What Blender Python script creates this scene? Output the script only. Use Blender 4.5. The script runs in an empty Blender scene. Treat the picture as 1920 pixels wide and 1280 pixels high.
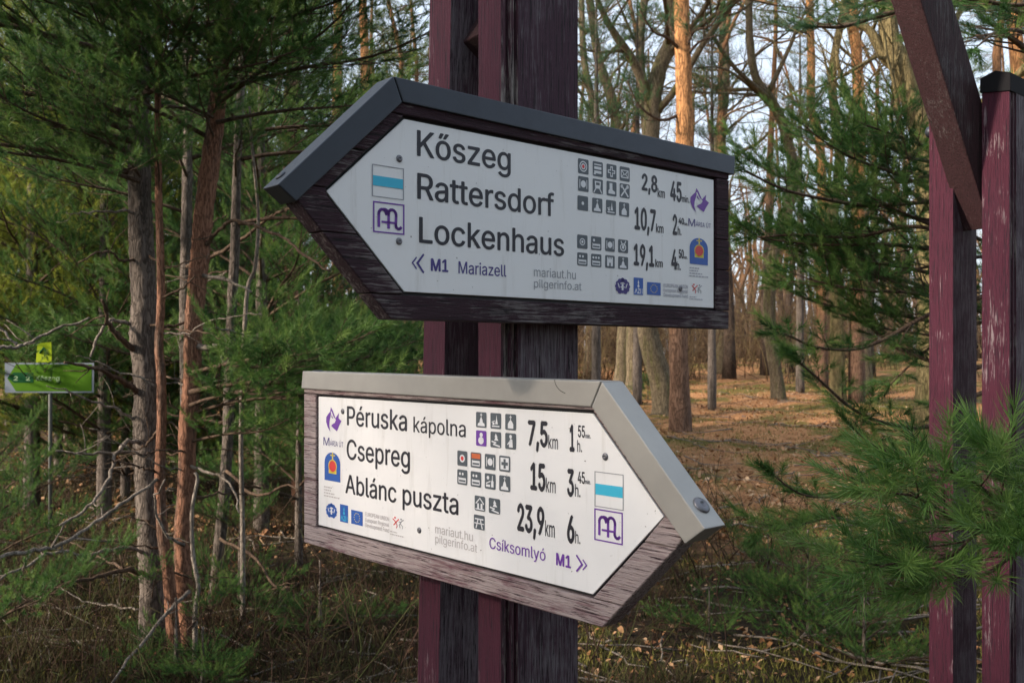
import bpy, bmesh, math, random
import numpy as np
from mathutils import Vector, Matrix
R = math.radians
scn = bpy.context.scene
col = scn.collection

# ------------------------------------------------------------------ camera, light, exposure
F, HZ, CAMZ = 1818.0, 665.0, 1.6
cam = bpy.data.cameras.new('camera'); co = bpy.data.objects.new('camera', cam); col.objects.link(co)
cam.sensor_width = 36; cam.lens = F/1920*36; cam.shift_y = (HZ-640)/1920
cam.clip_start = .05; cam.clip_end = 3000
cam.dof.use_dof = True; cam.dof.focus_distance = 1.65; cam.dof.aperture_fstop = 14.0
co.location = (0, 0, CAMZ); co.rotation_euler = (R(90), 0, 0)
scn.camera = co
SUN_EL, SUN_AZ = R(27), R(251)          # azimuth clockwise from +Y
w = bpy.data.worlds.new('World'); scn.world = w; w.use_nodes = True
nt = w.node_tree; bg = nt.nodes['Background']
sky = nt.nodes.new('ShaderNodeTexSky'); sky.sky_type = 'NISHITA'; sky.sun_disc = False
sky.sun_elevation = SUN_EL; sky.sun_rotation = SUN_AZ
sky.air_density = 1.0; sky.dust_density = 4.0; sky.ozone_density = 1.2
veil = nt.nodes.new('ShaderNodeMix'); veil.data_type = 'RGBA'     # thin high cloud over the whole sky
veil.inputs[0].default_value = .5; veil.inputs[7].default_value = (7.6, 8.5, 9.6, 1)
nt.links.new(sky.outputs[0], veil.inputs[6]); nt.links.new(veil.outputs[2], bg.inputs[0]); bg.inputs[1].default_value = 0.11
sl = bpy.data.lights.new('sun', 'SUN'); so = bpy.data.objects.new('sun', sl); col.objects.link(so)
sl.energy = 4.6; sl.angle = R(4.0); sl.color = (1.0, .84, .68)
sd = Vector((math.sin(SUN_AZ)*math.cos(SUN_EL), math.cos(SUN_AZ)*math.cos(SUN_EL), math.sin(SUN_EL)))
so.rotation_euler = sd.to_track_quat('Z', 'Y').to_euler()
so.location = (-6, -2, 6)
scn.view_settings.view_transform = 'Standard'; scn.view_settings.look = 'None'
scn.view_settings.exposure = 0.95; scn.view_settings.gamma = 1.0
scn.view_settings.use_curve_mapping = False
scn.cycles.max_bounces = 6; scn.cycles.transparent_max_bounces = 4
scn.cycles.diffuse_bounces = 3; scn.cycles.glossy_bounces = 3

# ------------------------------------------------------------------ helpers
def px(u, v, y):
    return np.array(((u-960)/F*y, y, CAMZ-(v-HZ)/F*y))

def wav(x, y):
    return (.05*math.sin(x*.9+1.3)*math.cos(y*.7) + .03*math.sin(x*2.3+y*1.7) + .012*math.sin(x*6.1-y*5.3))
def gz(x, y):
    t = min(max(y, 0.0), 46.0)
    base = .033*t if t < 36 else 1.188+.012*(t-36)
    return base + wav(x, y)*min(1, max(0, (abs(y)-1)/4) if y > 0 else 1)

def link(o, parent=None):
    col.objects.link(o)
    if parent: o.parent = parent
    return o
def tag(o, label=None, cat=None, group=None, kind=None):
    for k, v in (('label', label), ('category', cat), ('group', group), ('kind', kind)):
        if v: o[k] = v
    return o
def empty(name, loc=(0, 0, 0), rz=0, **k):
    o = bpy.data.objects.new(name, None); link(o); o.location = loc; o.rotation_euler = (0, 0, rz)
    o.empty_display_size = .1
    return tag(o, **k)

class Geo:
    """triangle soup with material index and a tint per vertex"""
    def __init__(s): s.V = []; s.T = []; s.M = []; s.A = []; s.n = 0
    def add(s, v, t, m=0, a=.5):
        v = np.asarray(v, float).reshape(-1, 3); t = np.asarray(t, int).reshape(-1, 3)
        s.V.append(v); s.T.append(t+s.n); s.n += len(v)
        s.M.append(np.full(len(t), m) if np.isscalar(m) else m)
        s.A.append(np.full(len(v), a) if np.isscalar(a) else a)
    def arr(s):
        return (np.concatenate(s.V), np.concatenate(s.T), np.concatenate(s.M), np.concatenate(s.A))
    def addgeo(s, g, mat=None, tshift=0.):
        v, t, m, a = g
        if mat is not None: v = v@mat[:3, :3].T+mat[:3, 3]
        s.add(v, t, m, np.clip(a+tshift, 0, 1))
    def mesh(s, name, mats, smooth=False):
        v, t, m, a = s.arr()
        me = bpy.data.meshes.new(name)
        me.vertices.add(len(v)); me.vertices.foreach_set('co', v.astype(np.float32).ravel())
        me.loops.add(len(t)*3); me.loops.foreach_set('vertex_index', t.astype(np.int32).ravel())
        me.polygons.add(len(t)); me.polygons.foreach_set('loop_start', (np.arange(len(t))*3).astype(np.int32))
        me.polygons.foreach_set('material_index', m.astype(np.int32))
        if smooth: me.polygons.foreach_set('use_smooth', np.ones(len(t), bool))
        me.update(calc_edges=True)
        at = me.attributes.new('tint', 'FLOAT', 'POINT'); at.data.foreach_set('value', a.astype(np.float32))
        for x in mats: me.materials.append(x)
        return me
    def obj(s, name, mats, parent=None, smooth=False):
        return link(bpy.data.objects.new(name, s.mesh(name, mats, smooth)), parent)

def catmull(P, n):
    P = np.asarray(P, float); Q = np.vstack([2*P[0]-P[1], P, 2*P[-1]-P[-2]]); out = []
    for i in range(1, len(Q)-2):
        for k in range(n):
            t = k/n; a, b, c, d = Q[i-1], Q[i], Q[i+1], Q[i+2]
            out.append(.5*((2*b)+(-a+c)*t+(2*a-5*b+4*c-d)*t*t+(-a+3*b-3*c+d)*t**3))
    out.append(P[-1]); return np.array(out)

def tube(P, r, k=6, noise=0., rng=None, flare=None):
    P = np.asarray(P, float); n = len(P); r = np.broadcast_to(np.asarray(r, float), (n,)).copy()
    T = np.gradient(P, axis=0); T /= np.linalg.norm(T, axis=1)[:, None]+1e-9
    up = np.array((0, 0, 1.)) if abs(T[0][2]) < .9 else np.array((1., 0, 0))
    N = np.zeros_like(P); u = np.cross(T[0], up); u /= np.linalg.norm(u)
    for i in range(n):
        u = u-T[i]*np.dot(u, T[i]); u /= np.linalg.norm(u)+1e-9; N[i] = u
    B = np.cross(T, N); an = np.arange(k)/k*2*math.pi
    rr = np.repeat(r[:, None], k, 1)
    if noise: rr = rr*(1+noise*rng.uniform(-1, 1, (n, k)))
    v = P[:, None]+rr[:, :, None]*(np.cos(an)[None, :, None]*N[:, None]+np.sin(an)[None, :, None]*B[:, None])
    i, j = np.meshgrid(np.arange(n-1), np.arange(k), indexing='ij'); j2 = (j+1) % k
    a, b, c, d = i*k+j, i*k+j2, (i+1)*k+j2, (i+1)*k+j
    t = np.concatenate([np.stack([a, b, c], -1).reshape(-1, 3), np.stack([a, c, d], -1).reshape(-1, 3)])
    v = v.reshape(-1, 3)
    v = np.vstack([v, P[0], P[-1]]); m = len(v)
    jj = np.arange(k); j2 = (jj+1) % k
    t = np.vstack([t, np.stack([np.full(k, m-2), j2, jj], -1), np.stack([np.full(k, m-1), (n-1)*k+jj, (n-1)*k+j2], -1)])
    return v, t

# ------------------------------------------------------------------ materials
def mat(name):
    m = bpy.data.materials.new(name); m.use_nodes = True
    return m, m.node_tree, m.node_tree.nodes['Principled BSDF']
def N(nt, typ, **k):
    n = nt.nodes.new(typ)
    for a, b in k.items(): setattr(n, a, b)
    return n
def ramp(nt, stops, src):
    r = N(nt, 'ShaderNodeValToRGB'); e = r.color_ramp.elements
    while len(e) < len(stops): e.new(.5)
    for el, (p, c) in zip(e, stops):
        el.position = p; el.color = (*c, 1) if len(c) == 3 else c
    nt.links.new(src, r.inputs[0]); return r.outputs[0]
def noise(nt, vec, scale, detail=6, rough=.6, dist=0.):
    n = N(nt, 'ShaderNodeTexNoise'); n.inputs['Scale'].default_value = scale; n.inputs['Detail'].default_value = detail
    n.inputs['Roughness'].default_value = rough; n.inputs['Distortion'].default_value = dist
    nt.links.new(vec, n.inputs['Vector']); return n.outputs['Fac']
def mapping(nt, scale, rot=(0, 0, 0), loc=(0, 0, 0), src='Object'):
    tc = N(nt, 'ShaderNodeTexCoord'); mp = N(nt, 'ShaderNodeMapping')
    mp.inputs['Scale'].default_value = scale; mp.inputs['Rotation'].default_value = rot; mp.inputs['Location'].default_value = loc
    nt.links.new(tc.outputs[src], mp.inputs['Vector']); return mp.outputs[0]
def mix(nt, fac, a, b, mode='MIX'):
    m = N(nt, 'ShaderNodeMix', data_type='RGBA', blend_type=mode)
    for i, x in ((0, fac), (6, a), (7, b)):
        if hasattr(x, 'is_linked') or hasattr(x, 'links'): nt.links.new(x, m.inputs[i])
        else: m.inputs[i].default_value = x if i == 0 else (*x, 1)
    return m.outputs[2]
def bump(nt, bs, h, strength=.5, dist=.01):
    b = N(nt, 'ShaderNodeBump'); b.inputs['Strength'].default_value = strength; b.inputs['Distance'].default_value = dist
    nt.links.new(h, b.inputs['Height']); nt.links.new(b.outputs[0], bs.inputs['Normal'])
def plain(name, c, rough=.5, metal=0., spec=.5):
    m, nt, b = mat(name); b.inputs['Base Color'].default_value = (*c, 1); b.inputs['Roughness'].default_value = rough
    b.inputs['Metallic'].default_value = metal; b.inputs['Specular IOR Level'].default_value = spec
    return m

def wood(name, paint, paint2, bare, crack, axis, lo, hi, off=0.):
    """paint flaking off along the grain; axis = index of the grain direction"""
    m, nt, b = mat(name)
    s1 = [1, 1, 1]; s1[axis] = .07
    s2 = [1, 1, 1]; s2[axis] = .035
    v1 = mapping(nt, tuple(s1), loc=(off, off*1.7, off*.6)); v2 = mapping(nt, tuple(s2), loc=(off*2, 1, off))
    big = noise(nt, mapping(nt, (1, 1, 1), loc=(off, 3, off)), 4.5, 4, .65)
    n1 = noise(nt, v1, 210, 6, .72, .5); n2 = noise(nt, v2, 330, 5, .75, .3); n3 = noise(nt, v1, 38, 4, .6, .6)
    a = N(nt, 'ShaderNodeMath', operation='MULTIPLY_ADD'); nt.links.new(big, a.inputs[0]); a.inputs[1].default_value = .95
    nt.links.new(n1, a.inputs[2])
    a2 = N(nt, 'ShaderNodeMath', operation='MULTIPLY_ADD'); nt.links.new(n3, a2.inputs[0]); a2.inputs[1].default_value = .35
    nt.links.new(a.outputs[0], a2.inputs[2])
    wear = ramp(nt, [(0, (0, 0, 0)), (lo, (0, 0, 0)), (hi, (1, 1, 1)), (1, (1, 1, 1))], N_div(nt, a2.outputs[0], 2.3))
    pc = mix(nt, n3, paint, paint2)
    bc = mix(nt, ramp(nt, [(.3, (0, 0, 0)), (.7, (1, 1, 1))], n2), tuple(x*.55 for x in bare), bare)
    c = mix(nt, wear, pc, bc)
    cr = ramp(nt, [(0, (1, 1, 1)), (.40, (1, 1, 1)), (.46, (0, 0, 0)), (1, (0, 0, 0))], n2)
    crk = mix(nt, cr, c, crack)
    nt.links.new(crk, b.inputs['Base Color'])
    b.inputs['Roughness'].default_value = .75; b.inputs['Specular IOR Level'].default_value = .3
    hh = N(nt, 'ShaderNodeMath', operation='ADD'); nt.links.new(n2, hh.inputs[0]); nt.links.new(n1, hh.inputs[1])
    bump(nt, b, hh.outputs[0], 1.0, .006)
    return m
def N_div(nt, s, k):
    d = N(nt, 'ShaderNodeMath', operation='DIVIDE'); nt.links.new(s, d.inputs[0]); d.inputs[1].default_value = k
    return d.outputs[0]

M = {}
M['post_edge'] = wood('burgundy paint', (.055, .010, .025), (.085, .017, .036), (.30, .23, .25), (.026, .009, .018), 2, .560, .595, 3.1)
M['post_face'] = wood('worn dark paint', (.045, .018, .034), (.075, .032, .052), (.21, .18, .20), (.012, .007, .011), 2, .47, .57, 7.7)
M['sign_dark'] = wood('dark sign timber', (.028, .011, .018), (.05, .018, .03), (.22, .19, .19), (.008, .004, .006), 0, .505, .56, 1.3)
M['sign_pale'] = wood('bleached sign timber', (.13, .05, .07), (.23, .12, .13), (.52, .42, .41), (.035, .014, .02), 0, .40, .50, 5.2)
M['beam'] = wood('brown beam paint', (.030, .010, .014), (.050, .017, .02), (.12, .10, .10), (.012, .006, .006), 2, .54, .60, 9.2)

def metal(name, c, rough, dents=.15, met=.55):
    m, nt, b = mat(name); v = mapping(nt, (1, 1, 1))
    n = noise(nt, v, 9, 4, .6); f = noise(nt, v, 160, 3, .6)
    nt.links.new(mix(nt, ramp(nt, [(.35, (0, 0, 0)), (.75, (1, 1, 1))], n), c, tuple(x*.82 for x in c)), b.inputs['Base Color'])
    b.inputs['Metallic'].default_value = met
    nt.links.new(ramp(nt, [(0, (rough-.06,)*3), (1, (rough+.12,)*3)], f), b.inputs['Roughness'])
    bump(nt, b, n, dents, .004); return m
M['cap'] = metal('grey coated sheet metal', (.34, .33, .31), .36, .3, .22)
M['cap_dark'] = metal('shade toned sheet metal', (.045, .052, .066), .42)  # pale cap's metal with the dark forest reflection put into the colour
M['bolt'] = metal('zinc screw', (.16, .16, .18), .35, 0)
M['post_cap'] = plain('blackened cap metal', (.010, .010, .012), .8, 0, .1)  # grey metal plank caps, blackened in colour to offset the sun on them
def panelmat(name, c):
    m, nt, b = mat(name); v = mapping(nt, (1, 1, 1))
    n = noise(nt, v, 5, 5, .6); sp = noise(nt, v, 140, 2, .5)
    base = mix(nt, n, c, tuple(x*.90 for x in c))
    dirt = ramp(nt, [(0, (0, 0, 0)), (.74, (0, 0, 0)), (.80, (1, 1, 1)), (1, (1, 1, 1))], sp)
    run = ramp(nt, [(0, (0, 0, 0)), (.56, (0, 0, 0)), (.75, (.35, .35, .35)), (1, (.5, .5, .5))], noise(nt, mapping(nt, (1, 1, .10)), 38, 5, .7))
    base = mix(nt, run, base, (.40, .38, .34))
    nt.links.new(mix(nt, dirt, base, (.25, .24, .24)), b.inputs['Base Color'])
    b.inputs['Roughness'].default_value = .42; b.inputs['Specular IOR Level'].default_value = .35
    return m
M['panel'] = panelmat('white sign sheet', (.79, .79, .80))
M['rim'] = plain('gap shade and scratch black', (.012, .012, .016), .6)  # black stands in for the shade in the gap round the panels
M['black'] = plain('black print', (.012, .012, .022), .5)
M['grey'] = plain('grey print', (.27, .28, .31), .5)
M['icon'] = plain('slate print', (.075, .092, .11), .5)
M['white'] = plain('white print', (.68, .69, .72), .5)
M['violet'] = plain('violet print', (.14, .035, .32), .5)
M['navy'] = plain('navy print', (.05, .035, .20), .5)
M['cyan'] = plain('cyan print', (.035, .42, .62), .5)
M['blue'] = plain('blue print', (.015, .09, .38), .5)
M['red'] = plain('red print', (.62, .04, .04), .5)
M['yellow'] = plain('yellow print', (.62, .50, .05), .5)
M['orange'] = plain('orange print', (.55, .12, .04), .5)
M['lime'] = plain('lime green sheet', (.07, .17, .012), .8, 0, .08)  # lime and border colours dimmed to hold the shade over the trail sign
M['tag'] = plain('yellow green sticker', (.32, .42, .02), .8, 0, .08)
M['dgreen'] = plain('dark green print', (.01, .07, .025), .8, 0, .08)
M['lgreen'] = plain('pale green print', (.35, .5, .3), .8, 0, .08)
M['border'] = plain('pale grey edge', (.20, .235, .28), .8, 0, .08)

def bark(name, a, b_, c, scale=1., orange=None, split=(3., 6.)):
    m, nt, bs = mat(name)
    tc = N(nt, 'ShaderNodeTexCoord')
    v = mapping(nt, (1, 1, .16))
    vo = N(nt, 'ShaderNodeTexVoronoi', feature='DISTANCE_TO_EDGE'); vo.inputs['Scale'].default_value = 22*scale
    vd = mix(nt, .25, v, (0, 0, 0)); ns = N(nt, 'ShaderNodeTexNoise'); ns.inputs['Scale'].default_value = 14*scale; ns.inputs['Detail'].default_value = 5
    nt.links.new(v, ns.inputs['Vector'])
    ad = N(nt, 'ShaderNodeVectorMath', operation='MULTIPLY_ADD'); nt.links.new(ns.outputs['Color'], ad.inputs[0])
    ad.inputs[1].default_value = (.30/scale,)*3; nt.links.new(v, ad.inputs[2]); nt.links.new(ad.outputs[0], vo.inputs['Vector'])
    f = noise(nt, v, 40*scale, 6, .7); g = noise(nt, v, 6*scale, 4, .6)
    crack = ramp(nt, [(0, (.25, .25, .25)), (.14, (1, 1, 1))], vo.outputs['Distance'])
    c1 = mix(nt, f, a, b_)
    c1 = mix(nt, ramp(nt, [(.52, (0, 0, 0)), (.66, (1, 1, 1))], g), c1, c)
    if orange:
        sp = N(nt, 'ShaderNodeSeparateXYZ'); nt.links.new(tc.outputs['Object'], sp.inputs[0])
        w_ = N(nt, 'ShaderNodeMath', operation='MULTIPLY_ADD'); nt.links.new(g, w_.inputs[0]); w_.inputs[1].default_value = 1.5
        nt.links.new(sp.outputs[2], w_.inputs[2])
        mr = N(nt, 'ShaderNodeMapRange'); nt.links.new(w_.outputs[0], mr.inputs[0])
        mr.inputs[1].default_value = split[0]; mr.inputs[2].default_value = split[1]
        c1 = mix(nt, mr.outputs[0], c1, mix(nt, f, orange, tuple(x*.55 for x in orange)))
    cc = mix(nt, crack, tuple(x*.3 for x in a), c1)
    nt.links.new(cc, bs.inputs['Base Color']); bs.inputs['Roughness'].default_value = .9; bs.inputs['Specular IOR Level'].default_value = .2
    h = N(nt, 'ShaderNodeMath', operation='ADD'); nt.links.new(crack, h.inputs[0]); nt.links.new(f, h.inputs[1])
    bump(nt, bs, h.outputs[0], .8, .02/scale); return m
M['bark_grey'] = bark('grey pine bark', (.11, .09, .075), (.20, .17, .15), (.06, .05, .042), 1.6)
M['bark_red'] = bark('reddish pine bark', (.19, .088, .055), (.32, .17, .11), (.13, .095, .075), 2.2)
M['bark_pine'] = bark('old pine bark', (.17, .095, .06), (.26, .16, .11), (.09, .06, .045), .9, orange=(.66, .33, .14), split=(2.2, 4.2))
M['bark_far'] = bark('forest trunk bark', (.085, .062, .048), (.15, .11, .085), (.05, .038, .03), .8, orange=(.30, .16, .08), split=(4.5, 9))
M['bark_oak'] = bark('mossy oak bark', (.13, .105, .07), (.21, .17, .11), (.12, .12, .045), 1.0)
M['bark_moss'] = bark('lichen covered bark', (.15, .12, .06), (.26, .21, .10), (.14, .13, .05), 1.0)
M['twig'] = bark('thin twig bark', (.10, .065, .045), (.17, .12, .085), (.07, .045, .035), 3)
M['dead'] = bark('bleached dead wood', (.20, .17, .145), (.33, .29, .25), (.12, .10, .08), 3)

def leafy(name, c0, c1, c2, trans=.3, rough=.45):
    m, nt, b = mat(name)
    at = N(nt, 'ShaderNodeAttribute', attribute_name='tint')
    oi = N(nt, 'ShaderNodeObjectInfo')
    ad = N(nt, 'ShaderNodeMath', operation='MULTIPLY_ADD'); nt.links.new(oi.outputs['Random'], ad.inputs[0]); ad.inputs[1].default_value = .16
    nt.links.new(at.outputs['Fac'], ad.inputs[2])
    c = ramp(nt, [(0, c0), (.5, c1), (1, c2)], ad.outputs[0])
    nt.links.new(c, b.inputs['Base Color']); b.inputs['Roughness'].default_value = rough; b.inputs['Specular IOR Level'].default_value = .16
    tr = N(nt, 'ShaderNodeBsdfTranslucent'); nt.links.new(c, tr.inputs[0])
    mx = N(nt, 'ShaderNodeMixShader'); mx.inputs[0].default_value = trans
    out = nt.nodes['Material Output']; nt.links.new(b.outputs[0], mx.inputs[1]); nt.links.new(tr.outputs[0], mx.inputs[2])
    nt.links.new(mx.outputs[0], out.inputs[0]); return m
M['needle'] = leafy('pine needles', (.022, .062, .018), (.058, .135, .034), (.14, .22, .055))
M['needle_far'] = leafy('distant pine needles', (.035, .07, .03), (.075, .115, .035), (.15, .17, .04))
M['needle_near'] = leafy('fresh pine needles', (.032, .080, .020), (.075, .165, .036), (.17, .28, .075), .25, .35)
M['needle_sunlit'] = leafy('sunlit pine needles', (.10, .15, .025), (.22, .27, .045), (.36, .38, .07), .4)  # pine needles with the sunlight put into their colour
M['needle_blue'] = leafy('blue green pine needles', (.020, .055, .030), (.050, .115, .050), (.11, .18, .065))
M['leaf'] = leafy('fallen oak leaves', (.11, .05, .025), (.27, .135, .06), (.46, .32, .20), .1, .6)
M['grass'] = leafy('moss and grass', (.04, .055, .014), (.10, .11, .025), (.20, .18, .05), .2, .7)
M['heath'] = leafy('dry heath twigs', (.030, .018, .014), (.060, .034, .024), (.050, .062, .02), .1, .8)
M['brush'] = leafy('bare brushwood', (.075, .048, .032), (.14, .09, .058), (.19, .145, .07), .0, .8)

# ground
def groundmat():
    m, nt, b = mat('forest floor')
    v = mapping(nt, (1, 1, 1))
    a = noise(nt, v, .55, 5, .6); f = noise(nt, v, 9, 8, .75); g = noise(nt, v, 45, 6, .75)
    litter = ramp(nt, [(.25, (.15, .068, .034)), (.42, (.37, .175, .075)), (.58, (.50, .27, .13)), (.8, (.60, .43, .26))], f)
    moss = ramp(nt, [(.3, (.07, .06, .02)), (.55, (.18, .15, .04)), (.75, (.30, .24, .08))], g)
    k = ramp(nt, [(0, (0, 0, 0)), (.46, (0, 0, 0)), (.55, (1, 1, 1)), (1, (1, 1, 1))], a)
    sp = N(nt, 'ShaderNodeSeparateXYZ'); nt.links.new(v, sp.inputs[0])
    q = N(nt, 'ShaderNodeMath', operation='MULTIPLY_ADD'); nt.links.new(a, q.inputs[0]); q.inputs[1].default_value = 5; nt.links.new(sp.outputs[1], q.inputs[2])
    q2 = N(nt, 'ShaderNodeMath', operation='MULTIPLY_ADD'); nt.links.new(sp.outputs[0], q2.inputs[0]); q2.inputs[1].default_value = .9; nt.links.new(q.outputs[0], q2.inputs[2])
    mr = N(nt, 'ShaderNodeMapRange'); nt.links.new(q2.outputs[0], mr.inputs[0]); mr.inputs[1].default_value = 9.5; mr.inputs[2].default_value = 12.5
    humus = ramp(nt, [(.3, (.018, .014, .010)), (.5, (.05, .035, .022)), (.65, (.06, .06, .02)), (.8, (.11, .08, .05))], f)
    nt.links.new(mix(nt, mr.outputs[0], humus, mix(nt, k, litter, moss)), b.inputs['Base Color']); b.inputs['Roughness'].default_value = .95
    b.inputs['Specular IOR Level'].default_value = .15
    h = N(nt, 'ShaderNodeMath', operation='ADD'); nt.links.new(f, h.inputs[0]); nt.links.new(g, h.inputs[1])
    bump(nt, b, h.outputs[0], .9, .06); return m
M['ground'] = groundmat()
xs = np.concatenate([-np.geomspace(900, 16, 30), np.arange(-15, 25.01, .16), np.geomspace(26, 900, 30)])
ys = np.concatenate([-np.geomspace(900, 3, 22), np.arange(-2, 48.01, .16), np.geomspace(49, 1200, 28)])
Z = np.array([[gz(x, y) for x in xs] for y in ys])
rg = np.random.default_rng(5); Z += rg.uniform(-.012, .012, Z.shape)
X, Y = np.meshgrid(xs, ys)
G = Geo(); nx = len(xs)
ii, jj = np.meshgrid(np.arange(len(ys)-1), np.arange(nx-1), indexing='ij')
a = ii*nx+jj; b_ = a+1; c_ = a+nx+1; d_ = a+nx
G.add(np.stack([X, Y, Z], -1), np.concatenate([np.stack([a, b_, c_], -1).reshape(-1, 3), np.stack([a, c_, d_], -1).reshape(-1, 3)]))
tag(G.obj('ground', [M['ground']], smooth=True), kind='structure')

# ------------------------------------------------------------------ the timber gate (two legs of paired planks, arched beams)
TH2 = R(-48.3); TH1 = R(41.7)
e2 = np.array((math.cos(TH2), math.sin(TH2), 0)); e1 = np.array((math.cos(TH1), math.sin(TH1), 0))
def bevelled(bm, w=.0025, seg=2):
    bmesh.ops.recalc_face_normals(bm, faces=bm.faces)
    bmesh.ops.bevel(bm, geom=[e for e in bm.edges if e.calc_face_angle(0) > .5], offset=w, segments=seg, profile=.6, affect='EDGES', clamp_overlap=True)
def bmobj(name, bm, mats, parent=None, smooth=False):
    me = bpy.data.meshes.new(name); bm.to_mesh(me); bm.free()
    for m in mats: me.materials.append(m)
    if smooth:
        for p in me.polygons: p.use_smooth = True
    return link(bpy.data.objects.new(name, me), parent)
def prism(bm, poly, y0, y1):
    """polygon (s, z) extruded from y0 to y1 in a local frame"""
    a = [bm.verts.new((p[0], y0, p[1])) for p in poly]; b = [bm.verts.new((p[0], y1, p[1])) for p in poly]
    fs = [bm.faces.new(a), bm.faces.new(b[::-1])]
    for i in range(len(a)):
        j = (i+1) % len(a); fs.append(bm.faces.new((a[i], b[i], b[j], a[j])))
    return fs
Kc = np.array((-.019, 1.654, 0.)); Dc = np.array((1.303, 2.54, 0.))
gate = empty('timber_gate', (0, 0, 0), 0, label='purple painted timber gate with paired upright planks and curved beams', cat='gate')
def plank(corner, a0, a1, depth, z0, z1, lean=0., groove=True):
    """upright plank: narrow edge face along e2 (from a1 to a0 before the corner), wide face along e1"""
    bm = bmesh.new()
    # cross-section in (a along -e2, b along e1); groove mouldings next to the corner on the wide face
    if groove:
        sec = [(a1, 0), (a0, 0), (a0, .010), (a0+.007, .012), (a0+.007, .019), (a0-.001, .021), (a0-.001, .029), (a0+.006, .031), (a0+.006, .035), (a0-.003, .037), (a0-.003, depth), (a1, depth)]
    else:
        sec = [(a1, 0), (a0, 0), (a0, depth), (a1, depth)]
    rings = []
    nz = 26
    for k in range(nz+1):
        z = z0+(z1-z0)*k/nz; r = []
        for (a, b) in sec:
            p = corner-e2*(a+lean*(CAMZ+.3-z))+e1*b
            r.append(bm.verts.new((p[0], p[1], z)))
        rings.append(r)
    n = len(sec)
    for k in range(nz):
        for i in range(n):
            j = (i+1) % n
            f = bm.faces.new((rings[k][i], rings[k][j], rings[k+1][j], rings[k+1][i]))
            f.material_index = 0 if i in (0, n-1, n-2) else (2 if groove and i < n-3 else 1)
    bm.faces.new(rings[0][::-1]); bm.faces.new(rings[-1])
    bmesh.ops.recalc_face_normals(bm, faces=bm.faces)
    return bmobj('post_plank', bm, [M['post_edge'], M['post_face'], M['groove']], gate)
M['groove'] = wood('grooved moulding paint', (.05, .018, .03), (.09, .03, .045), (.40, .36, .33), (.012, .008, .01), 2, .50, .58, 11.)
TOPZ = CAMZ+.735
plank(Kc, 0, .060, .184, -.05, TOPZ+.02)
plank(Kc, .1475, .212, .150, -.05, TOPZ, lean=.030, groove=False)
plank(Dc, 0, .070, .184, .0, TOPZ)
plank(Dc, .147, .213, .150, .0, TOPZ-.02, groove=False)
def plank_cap(corner, a0, a1, depth, z, lean=0):
    bm = bmesh.new(); g = .004; o = e2*0
    def P(a, b, zz):
        p = corner-e2*(a)+e1*b; return bm.verts.new((p[0], p[1], zz))
    am = (a0+a1)/2
    lo = [P(a0-g, -g, z-.045), P(a0-g, depth+g, z-.045), P(a1+g, depth+g, z-.045), P(a1+g, -g, z-.035)]
    hi = [P(a0-g, -g, z+.003), P(a0-g, depth+g, z+.003), P(a1+g, depth+g, z+.003), P(a1+g, -g, z+.003)]
    r0 = P(am, -g, z+.016); r1 = P(am, depth+g, z+.016)
    for i in range(4):
        j = (i+1) % 4; bm.faces.new((lo[i], lo[j], hi[j], hi[i]))
    bm.faces.new((hi[0], hi[1], r1, r0)); bm.faces.new((hi[2], hi[3], r0, r1)); bm.faces.new((hi[3], hi[0], r0)); bm.faces.new((hi[1], hi[2], r1))
    bm.faces.new(lo[::-1])
    bevelled(bm, .002, 2)
    bmobj('plank_cap', bm, [M['post_cap']], gate)
plank_cap(Kc, 0, .060, .184, TOPZ+.02); plank_cap(Kc-e2*-.0, .1475-.013, .212-.013, .150, TOPZ)
plank_cap(Dc, 0, .070, .184, TOPZ); plank_cap(Dc, .147, .213, .150, TOPZ-.02)
# bolts heads on the far side plank
def dome(name, c, n, r, h, m, parent, slot=True):
    """round head with a rim and a cross slot, facing n"""
    bm = bmesh.new(); seg = 16; prof = [(1, 0), (1, .35), (.86, .75), (.5, .98), (.34, 1.0), (.30, .55), (0, .5)]
    rings = []
    for (rr, hh) in prof[:-1]:
        rings.append([bm.verts.new((rr*r*math.cos(t*2*math.pi/seg), rr*r*math.sin(t*2*math.pi/seg), hh*h)) for t in range(seg)])
    cc = bm.verts.new((0, 0, prof[-1][1]*h))
    for i in range(len(rings)-1):
        for t in range(seg):
            u = (t+1) % seg; bm.faces.new((rings[i][t], rings[i][u], rings[i+1][u], rings[i+1][t]))
    for t in range(seg): bm.faces.new((rings[-1][t], rings[-1][(t+1) % seg], cc))
    q = Vector(n).to_track_quat('Z', 'Y').to_matrix().to_4x4(); q.translation = Vector(c)
    bmesh.ops.transform(bm, matrix=q, verts=bm.verts)
    return bmobj(name, bm, [m], parent, True)
pb = Dc-e2*.216+e1*.03
dome('bolt', (pb[0], pb[1], CAMZ+.625), tuple(-e2), .017, .02, M['cap_dark'], gate)
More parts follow.
